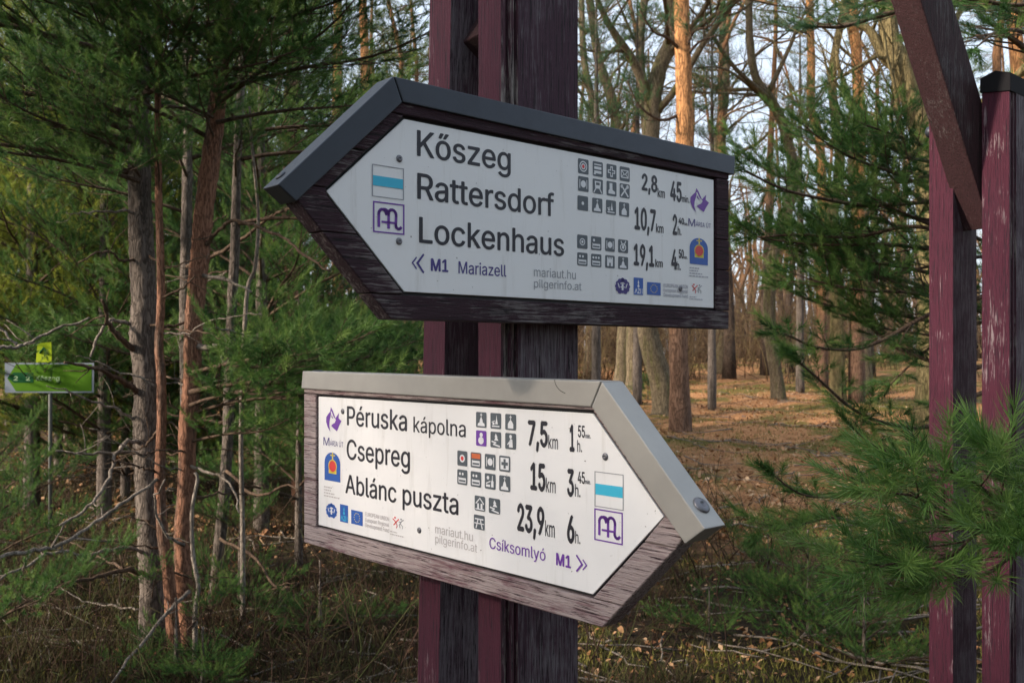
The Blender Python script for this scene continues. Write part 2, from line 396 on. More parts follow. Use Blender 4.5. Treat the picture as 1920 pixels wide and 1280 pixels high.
# arched beams: rise from between the planks of a leg towards the other leg
def arch(start, end, z0, z1, depth, thick):
    P = []
    n = 22
    for k in range(n+1):
        t = k/n; hx = t; hz = t
        p = np.array(start)*(1-hx)+np.array(end)*hx; p[2] = z0+(z1-z0)*hz
        P.append(p)
    P = np.array(P); T = np.gradient(P, axis=0); T /= np.linalg.norm(T, axis=1)[:, None]
    h = np.array(end)-np.array(start); h[2] = 0; h /= np.linalg.norm(h); side = np.array((-h[1], h[0], 0))
    bm = bmesh.new(); rings = []
    for p, t in zip(P, T):
        nrm = np.cross(side, t); nrm /= np.linalg.norm(nrm)
        rings.append([bm.verts.new(tuple(p+side*sx*thick/2+nrm*sy*depth/2)) for sx, sy in ((-1, -1), (1, -1), (1, 1), (-1, 1))])
    for i in range(n):
        for j in range(4): bm.faces.new((rings[i][j], rings[i][(j+1) % 4], rings[i+1][(j+1) % 4], rings[i+1][j]))
    bm.faces.new(rings[0][::-1]); bm.faces.new(rings[-1])
    bevelled(bm, .004, 2)
    return bmobj('arch_beam', bm, [M['beam']], gate)
sA = Kc-e2*.104+e1*.075; sB = Dc-e2*.1025+e1*.118
mid = (sA+sB)/2
arch((sB[0], sB[1], CAMZ+.375), (mid[0]+.012, mid[1]+.008, 0), CAMZ+.375, CAMZ+1.78, .135, .078)
arch((sA[0], sA[1], CAMZ+.54), (mid[0]-.012, mid[1]-.008, 0), CAMZ+.54, CAMZ+1.78, .120, .078)

# ------------------------------------------------------------------ sign boards
class Sign:
    def __init__(s, name, P0, th, label, y_face=0.0):
        s.P0 = np.array(P0); s.th = th
        s.root = empty(name, (P0[0], P0[1], CAMZ), th, label=label, cat='sign')
        s.lift = 0
    def loc(s, u, v):
        k = (u-960)/F; c, n = math.cos(s.th), math.sin(s.th)
        S = (k*s.P0[1]-s.P0[0])/(c-k*n); y = s.P0[1]+S*n
        return S, -(v-HZ)/F*y

PN = -.0  # board front plane is y=0 ; panel recessed
def clip_strip(poly, z0, z1):
    """clip convex polygon (s,z) to z0..z1"""
    def clip(pl, z, keep):
        out = []
        for i in range(len(pl)):
            p, q = pl[i], pl[(i+1) % len(pl)]
            ip, iq = keep(p[1]), keep(q[1])
            if ip: out.append(p)
            if ip != iq:
                t = (z-p[1])/(q[1]-p[1]); out.append((p[0]+t*(q[0]-p[0]), z))
        return out
    pl = clip(poly, z0, lambda v: v >= z0-1e-9)
    return clip(pl, z1, lambda v: v <= z1+1e-9)
def xr(poly, z, side):
    c = clip_strip(poly, z-1e-6, z+1e-6)
    return (min if side < 0 else max)(p[0] for p in c)
def board(sign, outer, inner, joints, thick, m_front, tiltseed, wood_m):
    zs = [min(p[1] for p in outer)]+joints+[max(p[1] for p in outer)]
    iz0, iz1 = min(p[1] for p in inner), max(p[1] for p in inner)
    rr = random.Random(tiltseed)
    cuts = sorted(set([zs[0], iz0, iz1, zs[-1]]+joints)); tipz = .5*(iz0+iz1)
    for a, b in zip(cuts[:-1], cuts[1:]):
        a2, b2 = a+.0006, b-.0006; dy = rr.uniform(0, .0012)
        if b <= iz0+1e-6 or a >= iz1-1e-6:
            bm = bmesh.new(); prism(bm, clip_strip(outer, a2, b2), -dy, thick); bevelled(bm, .0016, 1)
            bmobj('plank', bm, [wood_m], sign.root)
        else:
            for side in (-1, 1):
                pts = [a2]+([tipz] if a2 < tipz < b2 else [])+[b2]
                if side < 0: pl = [(xr(outer, z, -1), z) for z in pts]+[(xr(inner, z, -1), z) for z in reversed(pts)]
                else: pl = [(xr(inner, z, 1), z) for z in pts]+[(xr(outer, z, 1), z) for z in reversed(pts)]
                bm = bmesh.new(); prism(bm, pl, -dy, thick); bevelled(bm, .0016, 1)
                bmobj('plank', bm, [wood_m], sign.root)
    bm = bmesh.new(); prism(bm, inner, .010, thick-.002)
    bmobj('backing', bm, [M['rim']], sign.root)

top = Sign('arrow_sign', (-.1767, 1.46), TH1, 'upper white arrow sign pointing left with dark frame and shade toned cap')
low = Sign('arrow_sign', (-.442, 2.06), TH2, 'lower white arrow sign pointing right with bleached frame and pale cap')
low.root.name = 'arrow_sign.001'

def shrink(poly, d):
    """offset convex polygon inwards by d"""
    n = len(poly); c = np.mean(poly, axis=0); out = []
    L = []
    for i in range(n):
        p, q = np.array(poly[i]), np.array(poly[(i+1) % n]); t = (q-p)/np.linalg.norm(q-p); nn = np.array((-t[1], t[0]))
        if np.dot(c-p, nn) < 0: nn = -nn
        L.append((p+nn*d, t))
    for i in range(n):
        (p, t), (q, s) = L[i-1], L[i]
        k = np.linalg.solve(np.array([t, -s]).T, q-p)[0]; out.append(tuple(p+t*k))
    return out
def build_sign(sg, panel, outer, joints, wood_m, seed):
    hole = shrink(panel, -.0045)
    board(sg, outer, hole, joints, .036, None, seed, wood_m)
    bm = bmesh.new(); prism(bm, shrink(panel, .0005), .0035, .0075); bevelled(bm, .0006, 1)
    sg.panel = bmobj('panel', bm, [M['panel']], sg.root)
    sg.lift = .0035-.0004
# upper sign: arrow to the left
tz = .2300
build_sign(top, [(.020, .0955), (.795, .0955), (.795, .3590), (.020, .3590), (-.116, .2272+.006)],
           [(-.006, .0530), (.842, .0530), (.842, .4100), (.0, .4100), (-.180, .2310)], [.175, .238, .30], M['sign_dark'], 1)
def cap_piece(sg, poly, y0, y1, m, name='cap'):
    bm = bmesh.new(); prism(bm, poly, y0, y1); bevelled(bm, .0022, 3)
    return bmobj(name, bm, [m], sg.root, False)
# metal rain caps: straight run and slanted run meeting in a mitre
cap_piece(top, [(-.0035, .4175), (.0125, .3815), (.855, .3755), (.8585, .4145)], -.0045, .0405, M['cap_dark'])
cap_piece(top, [(-.0045, .4178), (-.196, .2330), (-.1675, .2125), (.0115, .3808)], -.0040, .0410, M['cap_dark'])
# lower sign: arrow to the right
build_sign(low, [(.0535, -.3545), (.0535, -.0865), (.8405, -.0865), (.975, -.2225), (.8405, -.3545)][::-1],
           [(.0, -.3985), (.0, -.045), (.855, -.045), (1.034, -.2270), (.862, -.3985)][::-1], [-.175, -.262], M['sign_pale'], 4)
cap_piece(low, [(-.003, -.0715), (.003, -.0345), (.8640, -.0385), (.8440, -.0765)], -.0050, .0405, M['cap'])
cap_piece(low, [(.8450, -.0765), (.8655, -.0388), (1.0505, -.2285), (1.0170, -.2530)], -.0045, .0410, M['cap'])
# underside strips are simply the planks' edges

# screws through the panels
for sg, pts in ((top, [(751, 297), (750.5, 452), (1278, 541)]), (low, [(1132, 856), (783.5, 994), (640, 771)])):
    for (u, v) in pts:
        S, z = sg.loc(u, v); dome('screw', (S, .0035, z), (0, -1, 0), .0056, .0026, M['bolt'], sg.root)
# rivets on the slanted caps
def onslant(a, b, t, y, off):
    p = np.array(a)*(1-t)+np.array(b)*t; d = np.array(b)-np.array(a); d /= np.linalg.norm(d); n = np.array((-d[1], d[0]))
    if n[1] < 0: n = -n
    return (p[0]+n[0]*off, y, p[1]+n[1]*off), (n[0], 0, n[1])
c, n = onslant((.8655, -.0388), (1.0505, -.2285), .865, .020, .0002); dome('rivet', c, n, .0130, .0040, M['bolt'], low.root)
c, n = onslant((-.0045, .4178), (-.196, .2330), .905, .022, .0002); dome('rivet', c, n, .0085, .003, M['cap_dark'], top.root)
S, z = low.loc(583, 700); dome('rivet', (.03, .016, -.0352), (0, 0, 1), .012, .003, M['cap_dark'], low.root)

# a curled scratch on the pale cap
sc_pts = [low.loc(u, v) for u, v in ((1044, 712), (1047, 722), (1054, 731), (1064, 737))]
g = Geo(); v, t = tube(catmull([(a, -.0051, b) for a, b in sc_pts], 4), .0005, 4); g.add(v, t); g.obj('scratch', [M['rim']], low.root)
# ---- print
def flat(sg, name, polys, m):
    """flat print from (s,z) polygons a hair in front of the panel"""
    me = bpy.data.meshes.new(name); V = []; Fc = []
    for p in polys:
        k = len(V); V += [(q[0], sg.lift, q[1]) for q in p]; Fc.append(list(range(k, k+len(p))))
    me.from_pydata(V, [], Fc); me.materials.append(m)
    sg.lift -= .0000015
    return link(bpy.data.objects.new(name, me), sg.panel)
def text(sg, s, uL, vBase, uR, vTop, m, bold=0., name='lettering', ref=None):
    """string set from (uL,vBase) to uR; vTop is the top of reference glyphs at uL; bold = stroke growth in em"""
    S0, z0 = sg.loc(uL, vBase); S1, _ = sg.loc(uR, vBase); _, zt = sg.loc(uL, vTop)
    co_, tris = textarr(s); rc, _t = textarr(ref or s[0])
    x0, x1 = co_[:, 0].min(), co_[:, 0].max(); h = rc[:, 1].max(); b = max(bold, 0)
    V = []; T = []
    sh = [(0, 0)] if b < .001 else [(-b, 0), (b, 0), (0, -b*.6), (0, b*.6), (0, 0)]
    for k, (dx, dy) in enumerate(sh):
        out = np.zeros_like(co_)
        out[:, 0] = S0+(co_[:, 0]-x0+dx+b)/(x1-x0+2*b)*(S1-S0); out[:, 2] = z0+(co_[:, 1]+dy)/h*(zt-z0); out[:, 1] = sg.lift
        sg.lift -= .0000015
        T += [tuple(q+len(co_)*k for q in p) for p in tris]; V += out.tolist()
    me = bpy.data.meshes.new(name); me.from_pydata(V, [], T); me.materials.append(m)
    return link(bpy.data.objects.new(name, me), sg.panel)
def contours(s):
    """closed outlines of a string as sampled point lists"""
    cu = bpy.data.curves.new('t', 'FONT'); cu.body = s; cu.size = 1; cu.font = FONT or cu.font
    ob = bpy.data.objects.new('t', cu); col.objects.link(ob); dg = bpy.context.evaluated_depsgraph_get()
    cv = ob.evaluated_get(dg).to_curve(dg); out = []
    for sp_ in cv.splines:
        bp = sp_.bezier_points; pts = []; n = len(bp)
        for k in range(n):
            a, b = bp[k], bp[(k+1) % n]; p0, p1, p2, p3 = a.co, a.handle_right, b.handle_left, b.co
            st = 1 if (p1-p0).cross(p3-p0).length < 1e-5 and (p2-p0).cross(p3-p0).length < 1e-5 else 5
            for q in range(st):
                t = q/st; u = 1-t; c = p0*u**3+p1*3*u*u*t+p2*3*u*t*t+p3*t**3; pts.append((c[0], c[1]))
        cl = [p for k, p in enumerate(pts) if math.dist(p, pts[k-1]) > 1e-5]
        if len(cl) > 2: out.append(cl)
    ob.to_curve_clear() if hasattr(ob, 'to_curve_clear') else None
    bpy.data.objects.remove(ob); bpy.data.curves.remove(cu); return out
def winding(x, y, cs):
    w_ = 0
    for c in cs:
        for a, b in zip(c, c[1:]+c[:1]):
            if (a[1] <= y) != (b[1] <= y):
                xx = a[0]+(y-a[1])*(b[0]-a[0])/(b[1]-a[1])
                if xx > x: w_ += 1 if b[1] > a[1] else -1
    return w_
def textarr(s):
    """filled outlines under the non-zero rule (the face has overlapping contours)"""
    from mathutils.geometry import delaunay_2d_cdt
    cs = contours(s)
    if not cs: return textarr_plain(s)
    V = []; E_ = []
    for c in cs:
        k = len(V); n = len(c); V += [Vector(p) for p in c]; E_ += [(k+i, k+(i+1) % n) for i in range(n)]
    ov, _e, of, *_r = delaunay_2d_cdt(V, E_, [], 0, 1e-6)
    T = []
    for f in of:
        cx = sum(ov[i][0] for i in f)/len(f); cy = sum(ov[i][1] for i in f)/len(f)
        if winding(cx, cy, cs) != 0: T.append(tuple(f))
    return np.array([(v[0], v[1], 0) for v in ov]), T
def textarr_plain(s):
    me = textmesh(s, 0); c = np.zeros(len(me.vertices)*3, np.float32); me.vertices.foreach_get('co', c)
    t = [tuple(p.vertices) for p in me.polygons]; bpy.data.meshes.remove(me); return c.reshape(-1, 3), t
FONT = None
try:    # the sans face that ships inside Blender; the built-in face otherwise
    import os
    FONT = bpy.data.fonts.load(os.path.join(bpy.utils.system_resource('DATAFILES'), 'fonts', 'Inter.woff2'))
except Exception: FONT = None
def textmesh(s, bold):
    cu = bpy.data.curves.new('t', 'FONT'); cu.body = s; cu.size = 1; cu.font = FONT or cu.font; cu.offset = bold; cu.resolution_u = 3
    ob = bpy.data.objects.new('t', cu); col.objects.link(ob)
    dg = bpy.context.evaluated_depsgraph_get(); me = bpy.data.meshes.new_from_object(ob.evaluated_get(dg))
    bpy.data.objects.remove(ob); bpy.data.curves.remove(cu); return me
def disc(cx, cy, rx, ry=None, n=20):
    ry = rx if ry is None else ry
    return [(cx+rx*math.cos(i*2*math.pi/n), cy+ry*math.sin(i*2*math.pi/n)) for i in range(n)]
def ring(cx, cy, r, w_, n=20):
    o = disc(cx, cy, r, n=n); i_ = disc(cx, cy, r-w_, n=n)
    return [[o[k], o[(k+1) % n], i_[(k+1) % n], i_[k]] for k in range(n)]
def stroke(pts, w_):
    out = []
    for (x0, y0), (x1, y1) in zip(pts[:-1], pts[1:]):
        L = math.hypot(x1-x0, y1-y0)+1e-9; dx, dy = (x1-x0)/L*w_/2, (y1-y0)/L*w_/2
        out.append([(x0-dx+dy, y0-dy-dx), (x1+dx+dy, y1+dy-dx), (x1+dx-dy, y1+dy+dx), (x0-dx-dy, y0-dy+dx)])
    return out
def rect(a, b, c, d): return [(a, b), (c, b), (c, d), (a, d)]
def arc(cx, cy, r, a0, a1, n=9, ry=None):
    ry = r if ry is None else ry
    return [(cx+r*math.cos(R(a0+(a1-a0)*k/n)), cy+ry*math.sin(R(a0+(a1-a0)*k/n))) for k in range(n+1)]
church = [[(.15, .1), (.85, .1), (.8, .28), (.66, .32), (.62, .5), (.56, .62), (.5, .68), (.44, .62), (.38, .5), (.34, .32), (.2, .28)], rect(.475, .62, .525, .93), rect(.40, .80, .60, .85)]
chapel = [[(.25, .1), (.75, .1), (.75, .38), (.62, .55), (.5, .62), (.38, .55), (.25, .38)], rect(.47, .6, .53, .92), rect(.40, .78, .60, .83)]
bed = [rect(.12, .12, .88, .2), rect(.12, .32, .88, .46), rect(.12, .12, .18, .5), rect(.82, .12, .88, .40)]
plate = [disc(.5, .5, .24), rect(.14, .2, .20, .8), rect(.80, .2, .86, .8)]
GL = {
 'dot': [disc(.5, .5, .12)], 'ring': ring(.5, .5, .26, .07)+[disc(.5, .5, .10)],
 'target': ring(.5, .5, .36, .07)+[disc(.5, .5, .24)],
 'bus': [rect(.15, .2, .85, .38), rect(.15, .48, .85, .66), rect(.15, .76, .85, .84), rect(.1, .12, .3, .2)],
 'cross': [rect(.38, .14, .62, .86), rect(.14, .38, .38, .62), rect(.62, .38, .86, .62)],
 'crossx': [rect(.12, .12, .88, .88)],
 'mail': stroke([(.15, .25), (.85, .25), (.85, .75), (.15, .75), (.15, .25)], .07)+stroke([(.15, .75), (.5, .45), (.85, .75)], .07)+stroke([(.15, .25), (.42, .5)], .06)+stroke([(.85, .25), (.58, .5)], .06),
 'plate': plate, 'train': [[(.25, .35), (.75, .35), (.8, .85), (.2, .85)]]+stroke([(.3, .33), (.12, .08)], .08)+stroke([(.7, .33), (.88, .08)], .08),
 'boot': [[(.2, .15), (.85, .15), (.85, .3), (.6, .42), (.58, .88), (.3, .88), (.3, .45), (.2, .35)]],
 'tools': stroke([(.18, .15), (.8, .85)], .12)+stroke([(.82, .15), (.2, .85)], .12)+[disc(.78, .8, .13), disc(.22, .8, .13)],
 'church': church, 'chapel': chapel, 'tower': [[(.45, .3), (.7, .3), (.62, .6), (.58, .9), (.54, .6)], rect(.15, .12, .85, .2), rect(.2, .25, .38, .4)]+stroke([(.15, .42), (.4, .5)], .05),
 'bed1': bed+[disc(.28, .72, .10)], 'bed2': bed+[disc(.27, .72, .09), disc(.55, .72, .09)], 'bed3': bed+[disc(.22, .72, .09), disc(.48, .72, .09), disc(.74, .72, .09)],
 'wheel': ring(.5, .42, .3, .08)+[disc(.5, .42, .12)]+stroke([(.3, .85), (.5, .5)], .08)+stroke([(.75, .88), (.55, .5)], .08),
 'castle': [rect(.2, .15, .42, .72), rect(.58, .15, .8, .72), rect(.42, .42, .58, .72), rect(.2, .72, .3, .86), rect(.36, .72, .46, .86), rect(.54, .72, .64, .86), rect(.7, .72, .8, .86)],
 'baby': [disc(.5, .72, .15), disc(.48, .35, .26, .24), disc(.62, .45, .1)],
 'tree': [[(.5, .9), (.68, .66), (.6, .66), (.76, .45), (.36, .45), (.48, .66), (.40, .66)]]+stroke([(.15, .38), (.5, .32), (.3, .2), (.85, .1)], .09),
 'pray': [disc(.5, .78, .12), [(.35, .12), (.7, .12), (.66, .6), (.5, .66), (.38, .5)]]+stroke([(.25, .3), (.45, .5)], .08),
 'wine': [rect(.12, .14, .5, .28), [(.6, .14), (.82, .14), (.82, .5), (.74, .6), (.74, .88), (.68, .88), (.68, .6), (.6, .5)], disc(.3, .72, .12)]+stroke([(.15, .36), (.5, .5)], .07),
 'house': stroke([(.14, .5), (.5, .85), (.86, .5)], .08)+[rect(.25, .15, .42, .5), rect(.58, .15, .75, .5)]+stroke([(.12, .12), (.88, .12)], .07),
 'picnic': stroke([(.15, .72), (.85, .72)], .09)+stroke([(.08, .42), (.92, .42)], .07)+stroke([(.4, .72), (.22, .12)], .09)+stroke([(.6, .72), (.78, .12)], .09),
}
def rrect(s0, z0, s1, z1, r):
    p = []
    for cx, cy, a in ((s1-r, z1-r, 0), (s0+r, z1-r, 90), (s0+r, z0+r, 180), (s1-r, z0+r, 270)): p += arc(cx, cy, r, a, a+90, 3)
    return p
def icon(sg, S, zt, w_, h_, glyph, m='icon', extra=None):
    flat(sg, 'symbol_tile', [rrect(S, zt-h_, S+w_, zt, w_*.09)], M[m])
    tr = lambda p: [(S+q[0]*w_, zt-h_+q[1]*h_) for q in p]
    flat(sg, 'symbol', [tr(p) for p in GL[glyph]], M['white'])
    for g, mm in (extra or []): flat(sg, 'symbol', [tr(p) for p in g], M[mm])
def icons(sg, us, u0, vt, vb, glyphs, **k):
    _, zt = sg.loc(u0, vt); _, zb = sg.loc(u0, vb)
    for (ua, ub), g in zip(us, glyphs):
        Sa, _ = sg.loc(ua, vt); Sb, _ = sg.loc(ub, vt)
        if isinstance(g, tuple): icon(sg, Sa, zt, Sb-Sa, zt-zb, g[0], *g[1:])
        else: icon(sg, Sa, zt, Sb-Sa, zt-zb, g)
RD = [([disc(.5, .5, .13)], 'red')]
RING = [(ring(.5, .5, .2, .05), 'icon')]
u4 = [(1086.2, 1106), (1113.7, 1132.8), (1139.6, 1158.3), (1164.3, 1183)]
icons(top, u4, 1086, 295.8, 324, [('target', 'icon', [(ring(.5, .5, .26, .06), 'icon'), ([disc(.5, .5, .13)], 'red')]), 'bus', ('cross', 'icon', [([rect(.44, .22, .56, .78), rect(.22, .44, .44, .56), rect(.56, .44, .78, .56)], 'icon')]), 'mail'])
icons(top, u4, 1086, 329, 357, ['plate', ('train', 'icon', [([rect(.32, .58, .68, .76)], 'icon')]), 'boot', 'tools'])
icons(top, [(a-1, b-1) for a, b in u4], 1085, 365.5, 393, ['dot', 'church', 'tower', 'chapel'])
u4b = [(1084.6, 1104), (1110.6, 1130), (1137, 1155), (1161.3, 1180)]
icons(top, u4b, 1085, 439, 465, ['ring', 'bed1', 'plate', 'wheel'])
icons(top, u4b, 1085, 472.5, 497, ['bed2', 'bed3', 'castle', 'church'])
# big names
K = M['black']
text(top, 'Kőszeg', 784, 291, 960, 243.5, K, .012, ref='K')
text(top, 'Rattersdorf', 784.5, 371.5, 1041.5, 324, K, .012)
text(top, 'Lockenhaus', 788, 454, 1060, 406.5, K, .012)
text(top, 'M1', 810, 507, 843, 484.5, M['navy'], .03)
text(top, 'Mariazell', 862, 512, 951.5, 489.5, M['navy'], .006)
text(top, 'mariaut.hu', 1003.5, 517.5, 1082, 502, M['grey'], .0, ref='t')
text(top, 'pilgerinfo.at', 1003.5, 538.5, 1092.5, 523, M['grey'], .0, ref='l')
def chev(sg, uL, uR, vT, vB, dirn, m):
    S0, zt = sg.loc(uL, vT); S1, _ = sg.loc(uR, vT); _, zb = sg.loc(uL, vB); W = S1-S0; H = zt-zb
    big = [[(.35, .5), (.90, 1), (1.0, .93), (.55, .5)], [(.35, .5), (.55, .5), (1.0, .07), (.90, 0)]]
    sm = [[(0, .5), (.36, .82), (.42, .76), (.13, .5)], [(0, .5), (.13, .5), (.42, .24), (.36, .18)]]
    P = [[(S0+(p[0] if dirn < 0 else 1-p[0])*W, zb+p[1]*H) for p in q] for q in big+sm]
    flat(sg, 'chevron', P, m)
chev(top, 774, 798, 473, 511, -1, M['navy'])
# distances and times
for a in (('2,8', 1205.5, 355, 1235, 325, .036, '2'), ('km', 1235.5, 369, 1249, 352.5, .02, 'k'), ('45', 1259, 374.5, 1280.5, 339, .036, '4'), ('min.', 1281, 378, 1295, 365.5, .02, 'i'),
          ('10,7', 1192, 428, 1232, 388.5, .036, '1'), ('km', 1232.5, 435, 1246.5, 419, .02, 'k'), ('2', 1263.5, 438.5, 1272, 402, .036, '2'), ('40', 1274.5, 419, 1285, 408, .036, '4'), ('min.', 1285, 422, 1292, 416, .02, 'i'), ('h.', 1273, 440, 1280, 424.5, .02, 'h'),
          ('19,1', 1190.5, 495.5, 1229, 457.5, .036, '1'), ('km', 1231, 500, 1245, 485.5, .02, 'k'), ('4', 1261, 504, 1271.5, 467.5, .036, '4'), ('50', 1275, 483, 1284.5, 467.5, .036, '5'), ('min.', 1284.5, 485, 1291.5, 479, .02, 'i'), ('h.', 1270.8, 505.5, 1278.8, 490, .02, 'h')):
    text(top, a[0], a[1], a[2], a[3], a[4], K, a[5], ref=a[6])

def marker(sg, u0, u1, vt, vb, kind):
    S0, zt = sg.loc(u0, vt); S1, _ = sg.loc(u1, vt); _, zb = sg.loc(u0, vb); W, H = S1-S0, zt-zb
    tr = lambda ps: [[(S0+p[0]*W, zb+p[1]*H) for p in q] for q in ps]
    if kind == 'bar':
        flat(sg, 'marker_outline', tr([rect(0, 0, 1, .025), rect(0, .975, 1, 1), rect(0, .025, .03, .975), rect(.97, .025, 1, .975)]), M['grey'])
        flat(sg, 'marker_bar', tr([rect(.03, .345, .97, .655)]), M['cyan'])
    else:
        m = M['violet']
        flat(sg, 'marker_outline', tr([rect(0, 0, 1, .045), rect(0, .955, 1, 1), rect(0, .045, .045, .955), rect(.955, .045, 1, .955)]), m)
        w_ = .085
        ps = stroke([(.18, .22), (.18, .60)]+arc(.30, .60, .12, 180, 10, 8, .16)[1:]+[(.49, .66), (.49, .20)], w_)
        ps += stroke([(.30, .36), (.66, .36)], .07)+stroke(arc(.36, .60, .13, 90, 0, 6, .18), .07)
        ps += stroke(arc(.60, .60, .13, 150, 0, 8, .18)+[(.72, .32)]+arc(.81, .30, .09, 180, 320, 6, .12), w_)
        flat(sg, 'marker_emblem', tr(ps), m)
marker(top, 699.5, 759.5, 306.5, 367.5, 'bar'); marker(top, 701.5, 760.5, 376, 434.5, 'm')
marker(low, 1112, 1166.5, 883, 949, 'bar'); marker(low, 1111.5, 1165, 952.5, 1012, 'm')

def logos(sg, fl, wd, ar, gl, cr, bx, eu, et, fg, br, dim):
    def fr(u0, u1, vt, vb):
        S0, zt = sg.loc(u0, vt); S1, _ = sg.loc(u1, vt); _, zb = sg.loc(u0, vb)
        return lambda ps: [[(S0+p[0]*(S1-S0), zb+p[1]*(zt-zb)) for p in q] for q in ps]
    vi, bl = M['violet'], M['blue']
    t = fr(*fl)   # flame-like flower with a winding path
    flat(sg, 'flower_emblem', t([[(.33, 1), (.45, .87), (.58, .66), (.62, .58), (.46, .56), (.36, .62), (.38, .72)],
        [(.33, 1), (.36, .80), (.30, .62), (.24, .45), (.22, .28), (.30, .05), (.12, .22), (.02, .42), (.03, .6), (.15, .72), (.28, .82)],
        [(.62, .58), (.85, .80), (.82, .60), (1, .50), (.88, .35), (.72, .10), (.5, .20), (.36, .28), (.40, .40), (.62, .5)]]), vi)
    flat(sg, 'flower_path', t(stroke([(.36, .80), (.44, .68), (.50, .6), (.62, .52), (.56, .44), (.38, .36), (.30, .25), (.33, .05)], .062)), M['panel'])
    text(sg, 'M', wd[0], wd[2], wd[0]+(wd[1]-wd[0])*.30, wd[3], M['navy'], -.01)
    text(sg, 'ÁRIA ÚT', wd[0]+(wd[1]-wd[0])*.33, wd[2]+(1.2 if sg is low else .6), wd[1], wd[3]+(wd[2]-wd[3])*.45, M['navy'], -.008, ref='R')
    t = fr(*ar)
    flat(sg, 'arch_emblem', t([[(0, 0), (1, 0), (1, .62)]+arc(.5, .62, .5, 0, 180, 12, .38)[1:]]), bl)
    flat(sg, 'arch_emblem', t([rect(.27, .26, .76, .34), rect(.27, .34, .34, .55), rect(.69, .34, .76, .55), disc(.515, .52, .27, .235), rect(.48, .72, .55, 1.0), rect(.36, .88, .67, .92)]), M['yellow'])
    flat(sg, 'arch_emblem', t([disc(.515, .52, .22, .195)]), M['red'])
    def lines(box, rows, seed, m):
        rr = random.Random(seed); t = fr(*box); ps = []
        for k in range(rows):
            y = 1-(k+.5)/rows; x = 0; end = 1 if k == rows-1 else rr.uniform(.45, .7)
            while x < end:
                L = rr.uniform(.05, .16); ps.append(rect(x, y-.22/rows, min(x+L, end), y+.2/rows)); x += L+.035
        flat(sg, 'fine_print', t(ps), m)
    lines(gl, 4, 3, dim)
    t = fr(*cr)   # shield crest with leaves round it
    flat(sg, 'crest', t([[(.28, .25), (.5, .05), (.72, .25), (.72, .62), (.28, .62)]]+[disc(.5+.36*math.cos(R(a)), .47+.36*math.sin(R(a)), .15, .13, 8) for a in range(-60, 241, 30)]+[disc(.5, .86, .12, .12, 8)]), M['navy'] if sg is top else bl)
    flat(sg, 'crest', t([rect(.44, .25, .56, .6), rect(.36, .4, .64, .46)]+stroke([(.2, .62), (.28, .4)], .05)+stroke([(.8, .62), (.72, .4)], .05)), M['white'])
    t = fr(*bx)
    flat(sg, 'agency_mark', t([rect(0, 0, 1, 1)]), bl)
    flat(sg, 'agency_mark', t([[(.5, .88), (.58, .7), (.5, .62), (.42, .7)], [(.5, .68), (.62, .5), (.5, .4), (.38, .5)]]+stroke([(.12, .1), (.25, .34), (.38, .1)], .06)+stroke([(.46, .34), (.62, .34), (.46, .1), (.62, .1)], .06)+stroke([(.72, .34), (.72, .1)], .06)+stroke([(.9, .34), (.9, .1)], .06)), M['cyan'] if sg is low else M['white'])
    t = fr(*eu)
    flat(sg, 'union_flag', t([rect(0, 0, 1, 1)]), bl)
    flat(sg, 'union_flag', t([disc(.5+.24*math.cos(R(a)), .5+.32*math.sin(R(a)), .035, .045, 5) for a in range(0, 360, 30)]), M['yellow'])
    for s_, (ul, vb, ur, vt) in zip(('EUROPEAN UNION', 'European Regional', 'Development Fund'), et): text(sg, s_, ul, vb, ur, vt, dim, .01, ref='E' if s_[0] == 'E' else 'D')
    t = fr(*fg)
    flat(sg, 'figures_emblem', t([disc(.22, .9, .08, .09)]+stroke([(.05, .75), (.3, .5), (.55, .8)], .09)+stroke([(.3, .5), (.12, .25)], .08)+stroke([(.3, .5), (.42, .2), (.36, .02)], .06)), M['red'])
    flat(sg, 'figures_emblem', t([disc(.78, .86, .07, .08)]+stroke([(.6, .6), (.75, .6), (.98, .82)], .07)+stroke([(.75, .6), (.62, .3), (.68, .1)], .07)+stroke([(.72, .42), (.92, .25), (.9, .05)], .05)), M['grey'])
    lines(br, 2, 8, dim)
M['dim'] = plain('faded print', (.34, .34, .40), .5); M['dim2'] = plain('faded brown print', (.45, .42, .43), .5)
logos(top, (1296, 1331.5, 350, 398), (1293, 1335, 423, 409), (1295.5, 1329.5, 444, 494), (1295, 1330, 499, 519), (1155.5, 1183.5, 518.5, 551),
      (1190.5, 1208, 519.8, 552), (1215.5, 1241, 528.3, 552), [(1246.5, 537.5, 1292, 531), (1246.5, 546.5, 1292, 540), (1246.5, 555.5, 1292, 549)], (1299, 1318, 531, 549), (1295, 1320, 554, 562), M['dim'])
logos(low, (608.5, 637.5, 762, 811), (604, 641, 834, 819), (606, 635.5, 846, 899), (605, 634, 909, 931), (608.5, 629.5, 940, 969),
      (635, 650, 944.5, 977), (656, 677.5, 955, 981), [(682.5, 967, 727, 959.5), (682.5, 977.5, 727, 970), (682.5, 987.5, 727, 980)], (733.5, 754, 967, 988), (729, 755, 993, 1003), M['dim2'])
